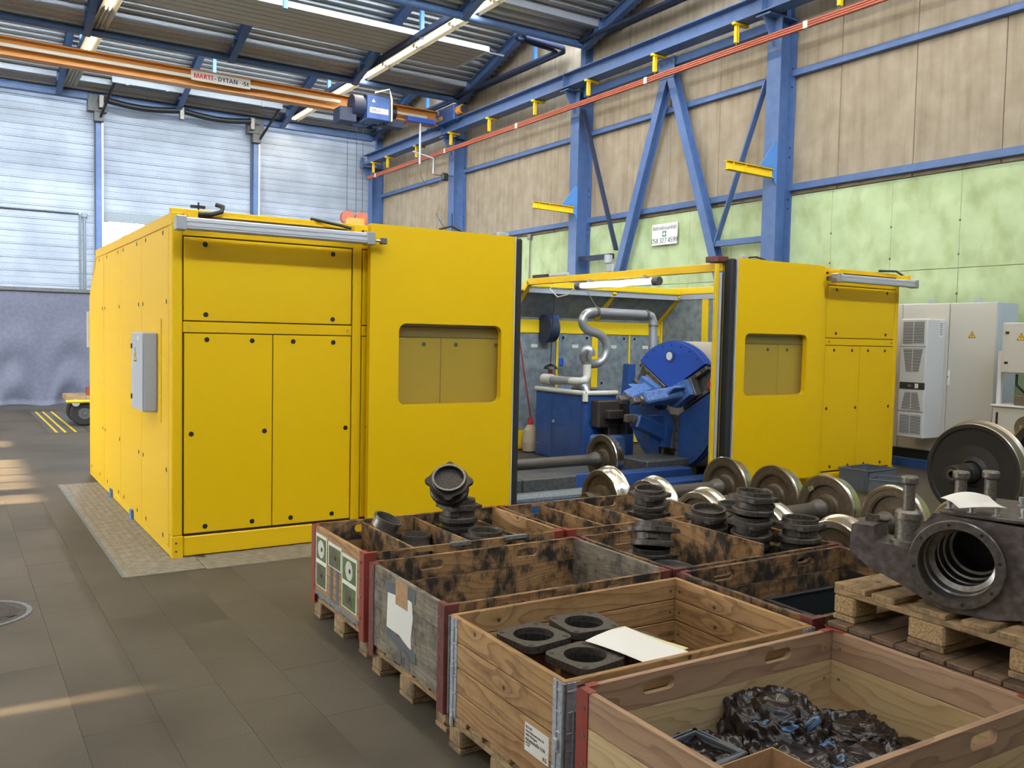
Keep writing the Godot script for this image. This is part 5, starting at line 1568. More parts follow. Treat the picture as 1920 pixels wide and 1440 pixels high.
# timber frame on a pallet: local origin in the middle of its base on the floor
func frame_crate(label: String, at: Vector3, turn: float, o: Dictionary) -> Node3D:
	var t := thing("crate", label, "crate", at, turn)
	var W: float = o.get("w", 1.23)
	var D: float = o.get("d", 0.81)
	var top := 0.544
	var split := 0.428
	var th := 0.022
	var x0 := -W / 2
	var x1 := W / 2
	var holes: float = o.get("hole", 0.29)
	for s in [-1.0, 1.0]:
		var z: float = s * (D / 2 - th / 2)
		var b := board(MB.new())
		for h in [-1.0, 1.0]:
			var a := x0 if h < 0 else 0.0
			var e := 0.0 if h < 0 else x1
			b.T = Transform3D(Basis.IDENTITY, Vector3(0, 0, z))
			b.plate_hole(a, split + 0.002, e, top, rrect(h * holes, 0.495, 0.14, 0.046, 0.022, 5), -th / 2, th / 2)
		obj("board", b, o.upper, t)
		obj("board", board(MB.new()).bx(x0, x1, 0.148, split, z - th / 2, z + th / 2, 0.002), o.lower, t)
	for s in [-1.0, 1.0]:
		var x: float = s * (W / 2 - th / 2)
		for q in [[0.148, split, o.get("side_lower", o.lower)], [split + 0.002, top, o.get("side", o.upper)]]:
			var b := MB.new()
			b.g = 2
			obj("board", board(b).bx(x - th / 2, x + th / 2, q[0], q[1], -D / 2 + th, D / 2 - th, 0.002), q[2], t)
	for x in [x0, x1]:
		for z in [-D / 2, D / 2]:
			corner_angle(t, x, z, o.corner)
	for q in o.get("dividers", []):
		var b := MB.new()
		b.g = 2
		obj("divider", board(b).bx(q[0] - 0.007, q[0] + 0.007, 0.15, q[1], -D / 2 + th, D / 2 - th, 0.002), o.get("divider_mat", o.lower), t)
	if o.get("skid", false):
		obj("edge_strip", MB.new().bx(x0 - 0.006, x0, 0.15, 0.175, -D / 2 + 0.07, D / 2 - 0.07, 0.002), M.galv_dark, t)
	for s in [-1.0, 1.0]:
		for y in [0.48, 0.36, 0.22]:
			obj("screw", MB.new().cyl(Vector3(s * (W / 2 - 0.06), y, -D / 2 + th), Vector3(s * (W / 2 - 0.06), y, -D / 2 + th + 0.002), 0.006, 8), M.steel_old, t)
			obj("screw", MB.new().cyl(Vector3(W / 2 - th, y, s * (D / 2 - 0.06)), Vector3(W / 2 - th - 0.002, y, s * (D / 2 - 0.06)), 0.006, 8), M.steel_old, t)
	return t

func local_x_face() -> Basis:
	return Basis(Vector3.BACK, Vector3.UP, Vector3.LEFT)

func casting_kind(called: String, label: String, at: Vector3, turn: float, tilt: float, m: Material, bright := false) -> Node3D:
	# bearing cover ring: stepped body, flange with four lugs, open bore
	var t := thing(called, label, "casting", at, turn, "oily bearing cover castings")
	t.rotation = Vector3(tilt, turn, 0)
	obj("body", turned(Transform3D.IDENTITY, v2([0.085, 0.0, 0.116, 0.0, 0.118, 0.004, 0.118, 0.026, 0.112, 0.032, 0.098, 0.036, 0.096, 0.07, 0.104, 0.076, 0.104, 0.104, 0.1, 0.108, 0.1, 0.13, 0.088, 0.13, 0.085, 0.06, 0.075, 0.055, 0.075, 0.012, 0.0, 0.012]), 36), m, t)
	var poly := []
	for i in 64:
		var a := TAU * i / 64.0
		var lug := maxf(0.0, cos(4.0 * a))
		poly.append(Vector2(cos(a), sin(a)) * (0.118 + 0.026 * pow(lug, 3.0)))
	var f := MB.new()
	f.T = Transform3D(Basis(Vector3.RIGHT, Vector3.FORWARD, Vector3.UP), Vector3.ZERO)
	f.prism(poly, 0.078, 0.1)
	var fl := obj("flange", f, m, t)
	for i in 4:
		var a := TAU * i / 4.0
		obj("bolt_hole", MB.new().cyl(Vector3(0.13 * cos(a), 0.1, 0.13 * sin(a)), Vector3(0.13 * cos(a), 0.1015, 0.13 * sin(a)), 0.008, 10), M.hole, fl)
	obj("boss", MB.new().box(Vector3(0, 0.052, 0.1), Vector3(0.06, 0.036, 0.03), 0.008).cyl(Vector3(0, 0.052, 0.112), Vector3(0, 0.052, 0.12), 0.012, 10), m, t)
	obj("rim", turned(Transform3D.IDENTITY, v2([0.1, 0.1295, 0.1, 0.132, 0.088, 0.132, 0.086, 0.125]), 36), M.steel_old if bright else M.iron, t)
	return t

func stack(x: float, z: float, y0: float, n: int, where: String, tilt_top := 0.0, lean := 0.0) -> void:
	for i in n:
		var last := i == n - 1
		var tag: String = "top" if last else (["lowest", "second", "third", "fourth"][mini(i, 3)])
		casting_kind("bearing_cover", "dark oily bearing cover casting, %s of the stack %s" % [tag, where], Vector3(x + lean * i + rng.randf_range(-0.006, 0.006), y0 + 0.132 * i, z + rng.randf_range(-0.006, 0.006)), PI / 4 + rng.randf_range(-0.12, 0.12) + PI / 2 * (i % 4), tilt_top if last else 0.0, M.iron_dark if (i + n) % 2 == 0 else M.iron)

func build_crates() -> void:
	var rot := deg_to_rad(-1.1)
	var sites := {
		A = [Vector3(2.405, 0, -4.53), "under the crate with the photo sheets"], B = [Vector3(3.66, 0, -4.50), "under the far divided crate"],
		C = [Vector3(2.35, 0, -3.565), "under the grey weathered crate"], D = [Vector3(3.595, 0, -3.54), "under the crate with the tall casting stacks"],
		E = [Vector3(2.29, 0, -2.66), "under the crate with galvanised hinges"], F = [Vector3(3.55, 0, -2.695), "under the crate with the black bin"],
		G = [Vector3(2.305, 0, -1.805), "under the pale new crate with black bags"], H = [Vector3(3.54, 0, -1.81), "under the lidded crate that carries the gear housing"]}
	for k in sites:
		pallet("worn euro pallet " + sites[k][1], sites[k][0], rot, M.pallet, M.pallet)
	# A: divided crate with photo sheets on its end
	var a := frame_crate("oily divided crate with red corners and photo sheets on its end", sites.A[0], rot, {upper = M.oiled_light, lower = M.oiled, side = M.pine_old, side_lower = M.pine_old, corner = M.red_steel, dividers = [[-0.31, 0.53], [0.03, 0.53], [0.37, 0.52]], divider_mat = M.oiled_light, skid = true})
	for q in [[-0.12, 0.0], [0.22, 0.36]]:
		obj("rim_clip", MB.new().bx(q[0], q[1], 0.53, 0.549, 0.383, 0.412), M.galv_dark, a)
	var xf := -0.615
	for q in [[-0.33, -0.15, 0.51, 0.205, 2], [-0.125, 0.08, 0.50, 0.365, 1], [0.09, 0.305, 0.485, 0.195, 2]]:
		var sh := obj("photo_sheet", MB.new().bx(xf - 0.003, xf - 0.0015, q[3], q[2], q[0], q[1]), M.paper, a)
		for i in int(q[4]):
			var hh: float = (q[2] - q[3]) / q[4]
			var yt: float = q[2] - 0.018 - hh * i
			var yb: float = q[2] - hh * (i + 1) + 0.006
			obj("photo", MB.new().bx(xf - 0.004, xf - 0.003, yb, yt, q[0] + 0.012, q[1] - 0.012), M.photo_green, sh)
			var zc: float = (q[0] + q[1]) / 2
			obj("pictured_ring", MB.new().cyl(Vector3(xf - 0.004, (yb + yt) / 2, zc), Vector3(xf - 0.0046, (yb + yt) / 2, zc), 0.052, 20), [M.shiny2, M.galv, M.cream][int(q[4] + i + q[0] * 10.0) % 3], sh)
			obj("pictured_bore", MB.new().cyl(Vector3(xf - 0.0046, (yb + yt) / 2, zc + 0.012), Vector3(xf - 0.005, (yb + yt) / 2, zc + 0.012), 0.014, 14), M.slot, sh)
	for z in [-0.075, 0.02]:
		obj("tape_stripe", MB.new().bx(xf - 0.0015, xf, 0.16, 0.37, z - 0.02, z + 0.02), M.tape, a)
	# B
	frame_crate("far oily divided crate with red corners beside the enclosure door", sites.B[0], rot, {upper = M.oiled_light, lower = M.oiled_light, corner = M.red_steel, dividers = [[-0.29, 0.53], [0.03, 0.53]], divider_mat = M.oiled_light})
	# C: grey weathered crate, empty
	var c := frame_crate("empty weathered grey crate with red corners and torn white label", sites.C[0], rot, {upper = M.oiled_light, lower = M.oiled_light, side = M.weathered, side_lower = M.weathered, corner = M.red_dark})
	obj("torn_label", label_patch([Vector2(-0.18, 0.48), Vector2(0.08, 0.485), Vector2(0.095, 0.4), Vector2(0.075, 0.3), Vector2(0.08, 0.25), Vector2(-0.05, 0.285), Vector2(-0.19, 0.285)], xf, 0.0012), M.paper, c)
	obj("tape", label_patch([Vector2(-0.21, 0.5), Vector2(-0.09, 0.515), Vector2(-0.09, 0.46), Vector2(-0.2, 0.45)], xf, 0.002), M.tape, c)
	obj("brown_sticker", label_patch([Vector2(-0.09, 0.535), Vector2(0.04, 0.535), Vector2(0.04, 0.42), Vector2(-0.09, 0.42)], xf, 0.0024), M.card, c)
	obj("tape", label_patch([Vector2(0.04, 0.535), Vector2(0.125, 0.53), Vector2(0.12, 0.47), Vector2(0.04, 0.475)], xf, 0.002), M.tape, c)
	obj("tape", label_patch([Vector2(-0.2, 0.285), Vector2(0.13, 0.25), Vector2(0.13, 0.205), Vector2(-0.2, 0.245)], xf, 0.002), M.tape, c)
	for z in [-0.04, 0.05]:
		obj("tape_stripe", label_patch([Vector2(z - 0.018, 0.23), Vector2(z + 0.018, 0.23), Vector2(z + 0.018, 0.155), Vector2(z - 0.018, 0.155)], xf, 0.0015), M.tape, c)
	# D
	frame_crate("oily crate with a tall partition and high stacks of castings", sites.D[0], rot, {upper = M.oiled, lower = M.oiled, corner = M.red_dark, dividers = [[0.03, 0.60]], divider_mat = M.oiled_light, w = 1.21})
	# F
	frame_crate("dark oil-soaked crate holding a black bin, next to the gear housing", sites.F[0], rot, {upper = M.oiled, lower = M.oiled, corner = M.red_dark, w = 1.19, hole = 0.3})
	# G: new pale crate
	var g := frame_crate("pale new pine crate with handholes holding black plastic bags", sites.G[0], rot, {upper = M.walnut, lower = M.pine, side = M.walnut, side_lower = M.pine, corner = M.red_steel})
	obj("floor_board", board(MB.new()).bx(-0.59, 0.59, 0.145, 0.155, -0.38, 0.38), M.pine, g)
	for k in ["A", "B", "C", "D", "F"]:
		var p: Vector3 = sites[k][0]
		single("crate_floor", board(MB.new()).bx(-0.585, 0.585, 0.0, 0.006, -0.375, 0.375), M.pallet_dark, "dark plywood floor sheet lying " + sites[k][1].replace("under", "inside"), "sheet", p + Vector3(0, 0.144, 0), rot)
	# H: lidded crate below the housing pallet
	var h := frame_crate("crate covered with dark boards that carries the housing pallet", sites.H[0], rot, {upper = M.pallet_dark, lower = M.pallet_dark, corner = M.red_steel})
	for i in 8:
		var z := -0.4 + 0.1 * i + 0.05
		obj("lid_board", board(MB.new()).bx(-0.62, 0.62, 0.546, 0.566, z - 0.0475, z + 0.0475, 0.003), M.pallet_dark, h)
	pallet("tan pallet with pressed blocks carrying the gear housing", Vector3(3.57, 0.567, -1.82), rot, M.pallet, M.chip, "")
	collar_crate(sites.E[0], rot)
	fill_crates()

func label_patch(poly: Array, x: float, t: float) -> MB:
	var b := MB.new()
	b.T = Transform3D(local_x_face(), Vector3(x, 0, 0))
	return b.prism(poly, 0.0, t)

func collar_crate(at: Vector3, rot: float) -> void:
	# two stacked pallet collars with galvanised corner hinges
	var W := 1.2
	var D := 0.8
	var th := 0.02
	var rows := [[0.146, 0.243], [0.246, 0.343], [0.347, 0.444], [0.447, 0.544]]
	for lvl in 2:
		var t := thing("pallet_collar", ["lower", "upper"][lvl] + " pine pallet collar with galvanised corner hinges", "collar", at, rot)
		for r in [rows[2 * lvl], rows[2 * lvl + 1]]:
			for s in [-1.0, 1.0]:
				var z: float = s * (D / 2 - th / 2)
				obj("board", board(MB.new()).bx(-W / 2, W / 2, r[0], r[1], z - th / 2, z + th / 2, 0.003), M.pine_old, t)
				var b := MB.new()
				b.g = 2
				var x: float = s * (W / 2 - th / 2)
				obj("board", board(b).bx(x - th / 2, x + th / 2, r[0], r[1], -D / 2 + th, D / 2 - th, 0.003), M.pine_old, t)
		for sx in [-1.0, 1.0]:
			for sz in [-1.0, 1.0]:
				var x: float = sx * W / 2
				var z: float = sz * D / 2
				var y0: float = rows[2 * lvl][0] - 0.01
				var y1: float = rows[2 * lvl + 1][1] - 0.006
				var hb := MB.new()
				hb.bx(x, x + sx * 0.003, y0, y1, z - sz * 0.008, z - sz * 0.062, 0.001)
				hb.bx(x - sx * 0.008, x - sx * 0.062, y0, y1, z, z + sz * 0.003, 0.001)
				for q in 3:
					var yy := lerpf(y0 + 0.03, y1 - 0.03, q / 2.0)
					hb.bx(x, x + sx * 0.006, yy - 0.004, yy + 0.004, z - sz * 0.012, z - sz * 0.06, 0.0015)
					hb.bx(x - sx * 0.012, x - sx * 0.06, yy - 0.004, yy + 0.004, z, z + sz * 0.006, 0.0015)
				hb.bx(x + sx * 0.002, x + sx * 0.007, y0, y1, z - sz * 0.034, z - sz * 0.04, 0.001)
				hb.bx(x - sx * 0.034, x - sx * 0.04, y0, y1, z + sz * 0.002, z + sz * 0.007, 0.001)
				var hi := obj("hinge", hb, M.galv, t)
				obj("hinge_pin", MB.new().cyl(Vector3(x + sx * 0.002, y0, z + sz * 0.002), Vector3(x + sx * 0.002, y1, z + sz * 0.002), 0.006, 10), M.galv_dark, hi)
				obj("hinge_tongue", MB.new().bx(x + sx * 0.002, x + sx * 0.012, y0 - 0.04, y0 + 0.01, z - sz * 0.02, z - sz * 0.045, 0.004), M.galv, hi)
				for q in [0.25, 0.75]:
					var yy := lerpf(y0, y1, q)
					obj("nail", MB.new().cyl(Vector3(x - sx * (th + 0.0), yy, z - sz * 0.05), Vector3(x - sx * (th + 0.002), yy, z - sz * 0.05), 0.006, 8).cyl(Vector3(x - sx * 0.05, yy, z - sz * th), Vector3(x - sx * 0.05, yy, z - sz * (th + 0.002)), 0.006, 8), M.iron, hi)
		if lvl == 0:
			# address label near the front corner
			var xx := -W / 2
			var lb := obj("address_label", MB.new().bx(xx - 0.0015, xx, 0.225, 0.325, 0.17, 0.32), M.paper, t)
			var lines := [["BLS AG", 0.0125, 0.311], ["Interlakenstrasse 34", 0.0115, 0.297], ["3806 Bönigen", 0.0115, 0.2835], ["Abladestelle 1150", 0.0145, 0.268], ["Absender", 0.007, 0.256], ["G. Greif", 0.007, 0.247]]
			for q in lines:
				var l := lettering(q[0], q[1], M.ink, lb, Transform3D(local_x_face(), Vector3(xx - 0.0017, q[2], 0.176)), true, 0.0006)
				(l.mesh as TextMesh).horizontal_alignment = HORIZONTAL_ALIGNMENT_LEFT
			lettering("KG", 0.02, M.ink, lb, Transform3D(local_x_face(), Vector3(xx - 0.0017, 0.238, 0.297)), true, 0.0006)
			obj("ruled_line", MB.new().bx(xx - 0.0019, xx - 0.0015, 0.262, 0.2626, 0.18, 0.31), M.ink, lb)

func open_bin(called: String, label: String, at: Vector3, turn: float, s: Vector3, m: Material, group := "") -> Node3D:
	var t := thing(called, label, "bin", at, turn, group)
	var w := 0.008
	obj("base", MB.new().bx(-s.x / 2, s.x / 2, 0, w, -s.z / 2, s.z / 2), m, t)
	for q in [-1.0, 1.0]:
		obj("wall", MB.new().bx(q * s.x / 2, q * (s.x / 2 - w), 0, s.y, -s.z / 2, s.z / 2, 0.001), m, t)
		obj("wall", MB.new().bx(-s.x / 2, s.x / 2, 0, s.y, q * s.z / 2, q * (s.z / 2 - w), 0.001), m, t)
		obj("rim", MB.new().bx(q * (s.x / 2 + 0.01), q * (s.x / 2 - 0.012), s.y - 0.014, s.y, -s.z / 2 - 0.01, s.z / 2 + 0.01, 0.003), m, t)
		obj("rim", MB.new().bx(-s.x / 2 - 0.01, s.x / 2 + 0.01, s.y - 0.014, s.y, q * (s.z / 2 + 0.01), q * (s.z / 2 - 0.012), 0.003), m, t)
		for i in 5:
			var z := lerpf(-s.z * 0.38, s.z * 0.38, i / 4.0)
			obj("rib", MB.new().bx(q * s.x / 2, q * (s.x / 2 + 0.006), 0.02, s.y - 0.02, z - 0.004, z + 0.004), m, t)
	return t

func sheet(pts: Array, bend: float, th := 0.0008) -> MB:
	# paper: bilinear patch through four corners with a gentle curl
	var b := MB.new()
	var n := 10
	var f := func(u: float, v: float) -> Vector3:
		var p: Vector3 = pts[0].lerp(pts[1], u).lerp(pts[3].lerp(pts[2], u), v)
		return p + Vector3(0, bend * (sin(PI * u) * 0.7 + 0.5 * sin(PI * (u + v))) , 0)
	for j in n:
		for i in n:
			var a: Vector3 = f.call(float(i) / n, float(j) / n)
			var c: Vector3 = f.call(float(i + 1) / n, float(j) / n)
			var d: Vector3 = f.call(float(i + 1) / n, float(j + 1) / n)
			var e: Vector3 = f.call(float(i) / n, float(j + 1) / n)
			b.face_out([a, c, d, e], Vector3.UP)
			var o := Vector3(0, -th, 0)
			b.face_out([a + o, c + o, d + o, e + o], Vector3.DOWN)
	return b

func fill_crates() -> void:
	# A: ring gears and castings
	var y0 := 0.152
	for s in 2:
		for i in 6 - s:
			var tl := 0.35 if (s == 0 and i == 5) else 0.0
			var where: String = "left" if s == 0 else "right"
			var t := thing("toothed_ring", "grey toothed ring, %s from below in the %s stack of the photo crate" % [ORDINAL[i], where], "ring", Vector3(2.19 + 0.155 * s, y0 + 0.066 * i + (0.03 if tl > 0 else 0.0), -4.80 + 0.12 * s), 0.0, "toothed rings")
			t.rotation = Vector3(tl, rng.randf(), -tl * 0.7)
			obj("band", turned(Transform3D.IDENTITY, v2([0.074, 0.0, 0.08, 0.0, 0.083, 0.064, 0.077, 0.064, 0.074, 0.0]), 40), M.steel_old, t)
			var teeth := MB.new()
			for k in 48:
				var a := TAU * k / 48.0
				teeth.T = Transform3D(Basis(Vector3.UP, a), Vector3.ZERO)
				teeth.bx(0.08, 0.0875, 0.047, 0.064, -0.0028, 0.0028)
			obj("teeth", teeth, M.steel_old, t)
	stack(2.605, -4.32, y0, 3, "in front in the photo crate")
	stack(2.60, -4.63, y0, 4, "at the back in the photo crate")
	var tc := casting_kind("bearing_cover", "open bearing cover tilted on top of the stack, its bright bore showing", Vector3(2.53, 0.735, -4.62), 0.4, 0.0, M.iron_dark, true)
	tc.rotation = Vector3(0.75, -0.55, 0.0)
	obj("bore_floor", MB.new().cyl(Vector3(0, 0.015, 0), Vector3(0, 0.02, 0), 0.074, 28), M.bore, tc)
	# B
	stack(3.91, -4.42, y0, 4, "in the far divided crate", 0.12, 0.01)
	# D
	stack(3.20, -3.56, y0, 4, "left of the tall partition", -0.25)
	single("round_cover", turned(Transform3D.IDENTITY, v2([0.0, 0.0, 0.115, 0.0, 0.12, 0.01, 0.12, 0.03, 0.11, 0.034, 0.105, 0.026, 0.0, 0.026]), 36), M.iron_dark, "flat black round cover lying before the casting stack", "cover", Vector3(3.13, 0.47, -3.31), 0.0).rotation = Vector3(0.1, 0, 0)
	for i in 2:
		casting_kind("bearing_cover", "bearing cover under the flat round cover, the %s one" % ["lower", "upper"][i], Vector3(3.13, y0 + 0.132 * i, -3.30), 0.5 * i, 0.0, M.iron_dark)
	stack(3.76, -3.74, y0, 4, "behind the tall partition at the left", 0.15, 0.012)
	stack(3.875, -3.47, y0, 4, "behind the tall partition, in the middle", 0.1)
	stack(4.05, -3.28, y0, 4, "behind the tall partition at the right")
	stack(4.05, -3.77, y0, 4, "in the far corner behind the partition")
	casting_kind("bearing_cover", "bearing cover with black open bore on the highest stack", Vector3(3.875, y0 + 0.132 * 4 + 0.004, -3.47), 0.8, 0.05, M.iron)
	# E: flanged sleeves and a paper
	var fl := [[1.925, -2.81, 0.12, "left rear"], [2.19, -2.835, -0.1, "right rear"], [1.965, -2.53, 0.15, "front left"], [2.215, -2.545, -0.05, "front right, under the paper"]]
	for q in fl:
		var t := thing("flanged_sleeve", "rusty cast sleeve with square top flange, the %s one of four" % q[3], "casting", Vector3(q[0], 0.146, q[1]), q[2], "square flanged sleeves")
		obj("sleeve", turned(Transform3D.IDENTITY, v2([0.075, 0.0, 0.092, 0.0, 0.088, 0.3, 0.1, 0.325, 0.1, 0.33]), 36), M.iron_rust, t)
		obj("bore", turned(Transform3D.IDENTITY, v2([0.082, 0.345, 0.078, 0.33, 0.076, 0.3, 0.076, 0.01, 0.0, 0.01]), 36), M.iron_dark, t)
		var f := MB.new()
		f.T = Transform3D(Basis(Vector3.RIGHT, Vector3.FORWARD, Vector3.UP), Vector3.ZERO)
		hollow(f, rrect(0, 0, 0.232, 0.232, 0.045, 4), 0.08, 0.328, 0.356)
		var fo := obj("flange", f, M.iron, t)
		for k in 4:
			var a := PI / 4 + k * PI / 2
			obj("bolt_hole", MB.new().cyl(Vector3(0.125 * cos(a), 0.356, 0.125 * sin(a)), Vector3(0.125 * cos(a), 0.3575, 0.125 * sin(a)), 0.011, 12), M.hole, fo)
	single("paper_sheet", sheet([Vector3(-0.11, 0.0, -0.11), Vector3(0.11, 0.012, -0.1), Vector3(0.12, 0.0, 0.2), Vector3(-0.09, -0.004, 0.19)], 0.008), M.paper, "white printed paper lying over the sleeves in the hinged crate", "paper", Vector3(2.16, 0.512, -2.53), 0.12)
	single("paper_sheet", sheet([Vector3(-0.1, 0.0, -0.12), Vector3(0.12, 0.01, -0.12), Vector3(0.13, 0.0, 0.18), Vector3(-0.08, 0.0, 0.18)], 0.008), M.paper_y, "yellowish paper under the white sheet in the hinged crate", "paper", Vector3(2.18, 0.506, -2.535), 0.2)
	# F: black bin
	open_bin("plastic_bin", "black plastic bin lying in the oil-soaked crate", Vector3(3.66, 0.152, -2.70), rot_small(), Vector3(0.56, 0.25, 0.44), M.bin_dark)
	# G: bags, grey bin, carton
	open_bin("plastic_bin", "grey plastic bin tucked in the left of the pale crate", Vector3(1.96, 0.157, -1.99), 0.1, Vector3(0.32, 0.2, 0.2), M.bin_grey)
	var cb := thing("carton", "open brown cardboard carton at the lower edge of the pale crate", "carton", Vector3(1.96, 0.157, -1.62), 0.02)
	for q in [-1.0, 1.0]:
		obj("side", MB.new().bx(q * 0.165, q * 0.16, 0, 0.265, -0.16, 0.16), M.card, cb)
		obj("side", MB.new().bx(-0.165, 0.165, 0, 0.265, q * 0.165, q * 0.16), M.card, cb)
	obj("bottom", MB.new().bx(-0.16, 0.16, 0, 0.005, -0.16, 0.16), M.card, cb)
	var bags := [[2.10, -2.00, 0.16, 0.36, "at the left of the pile"], [2.42, -2.03, 0.19, 0.44, "at the rear wall with blue print"], [2.63, -1.90, 0.17, 0.37, "at the right rear of the pile"], [2.30, -1.83, 0.18, 0.37, "in the middle of the pile with blue print"], [2.50, -1.74, 0.17, 0.36, "at the front of the pile"], [2.74, -1.70, 0.15, 0.30, "at the right end of the pile"], [2.27, -1.64, 0.14, 0.31, "at the front left, behind the carton"], [2.58, -1.57, 0.13, 0.29, "at the front right"]]
	for i in bags.size():
		var q: Array = bags[i]
		single("plastic_bag", bag(300 + i, q[2], q[3] - 0.15, i in [1, 3]), M.bag, "crumpled shiny black plastic bag " + q[4], "bag", Vector3(q[0], 0.157, q[1]), 0.7 * i, "black bags in the pale crate")

func rot_small() -> float:
	return deg_to_rad(-2.0)

func hollow(b: MB, outer: Array, r: float, z0: float, z1: float) -> MB:
	# plate with any outline that is star-shaped round the origin, and a round hole
	var angles := []
	for i in 48:
		angles.append(TAU * i / 48.0)
	for p in outer:
		angles.append(fposmod(p.angle(), TAU))
	angles.sort()
	var rim := []
	for a in angles:
		var far := Vector2(cos(a), sin(a)) * 10.0
		var best = null
		for i in outer.size():
			var hit = Geometry2D.segment_intersects_segment(Vector2.ZERO, far, outer[i], outer[(i + 1) % outer.size()])
			if hit != null and (best == null or hit.length() > best.length()):
				best = hit
		rim.append(best if best != null else Vector2(cos(a), sin(a)) * r * 1.2)
	for i in angles.size():
		var j := (i + 1) % angles.size()
		var p: Vector2 = rim[i]
		var q: Vector2 = rim[j]
		if p.distance_to(q) < 1e-5:
			continue
		var c := Vector2(cos(angles[i]), sin(angles[i])) * r
		var d := Vector2(cos(angles[j]), sin(angles[j])) * r
		b.face_out([Vector3(p.x, p.y, z1), Vector3(q.x, q.y, z1), Vector3(d.x, d.y, z1), Vector3(c.x, c.y, z1)], Vector3.BACK)
		b.face_out([Vector3(p.x, p.y, z0), Vector3(q.x, q.y, z0), Vector3(d.x, d.y, z0), Vector3(c.x, c.y, z0)], Vector3.FORWARD)
		b.face_out([Vector3(p.x, p.y, z0), Vector3(q.x, q.y, z0), Vector3(q.x, q.y, z1), Vector3(p.x, p.y, z1)], Vector3(p.x + q.x, p.y + q.y, 0))
		b.face_out([Vector3(c.x, c.y, z0), Vector3(d.x, d.y, z0), Vector3(d.x, d.y, z1), Vector3(c.x, c.y, z1)], Vector3(-c.x, -c.y, 0))
	return b

func bag(sd: int, r: float, h: float, blue: bool) -> MB:
	# crumpled film over round parts: a dome broken up by ridged noise
	var n := FastNoiseLite.new()
	n.seed = sd
	n.frequency = 1.0
	var n2 := FastNoiseLite.new()
	n2.seed = sd + 50
	n2.frequency = 1.0
	n2.fractal_octaves = 2
	var b := MB.new()
	b.colored = true
	var rows := 40
	var cols := 96
	var grid := []
	for j in rows + 1:
		var row := []
		var th := PI * 0.5 * j / rows
		for i in cols:
			var a := TAU * i / cols
			var d := Vector3(cos(a) * cos(th), sin(th), sin(a) * cos(th))
			var rd := 1.0 - absf(n2.get_noise_3d(d.x * 1.5, d.y * 1.5, d.z * 1.5)) * 2.0
			var rf := 1.0 - absf(n2.get_noise_3d(d.x * 3.6 + 5.0, d.y * 2.0, d.z * 3.6)) * 2.0
			var k := 1.0 + 0.12 * rd + 0.055 * rf + 0.1 * n.get_noise_3d(d.x * 0.9, d.y * 0.9, d.z * 0.9) + 0.02 * n.get_noise_3d(d.x * 9.0, d.y * 5.0, d.z * 9.0)
			var flat := 1.0 - 0.22 * exp(-pow((1.0 - d.y) * 5.0, 2.0))
			var cosw := pow(cos(th), 0.6)
			row.append(Vector3(cos(a) * cosw * r * k, maxf(0.0, sin(th) * h * k * flat), sin(a) * cosw * r * k))
		grid.append(row)
	for j in rows:
		for i in cols:
			var i2 := (i + 1) % cols
			b.col = Color(0.012, 0.011, 0.011)
			if blue and j in range(22, 31):
				var q := i % 10
				if i > 30 and i < 58 and (q in [1, 2] or (q in [3, 4, 5] and j in [22, 23, 26])):
					b.col = Color(0.07, 0.14, 0.28)
			var ns := []
			for q in [[j, i], [j, i2], [j + 1, i2], [j + 1, i]]:
				var ja := clampi(q[0], 1, rows - 1)
				var du: Vector3 = grid[ja][(q[1] + 1) % cols] - grid[ja][(q[1] + cols - 1) % cols]
				var dv: Vector3 = grid[ja + 1][q[1]] - grid[ja - 1][q[1]]
				ns.append(dv.cross(du).normalized())
			b.tris(grid[j][i], grid[j + 1][i2], grid[j][i2], ns[0], ns[2], ns[1])
			b.tris(grid[j][i], grid[j + 1][i], grid[j + 1][i2], ns[0], ns[3], ns[2])
	return b

# ---------------------------------------------------------------- gear housing

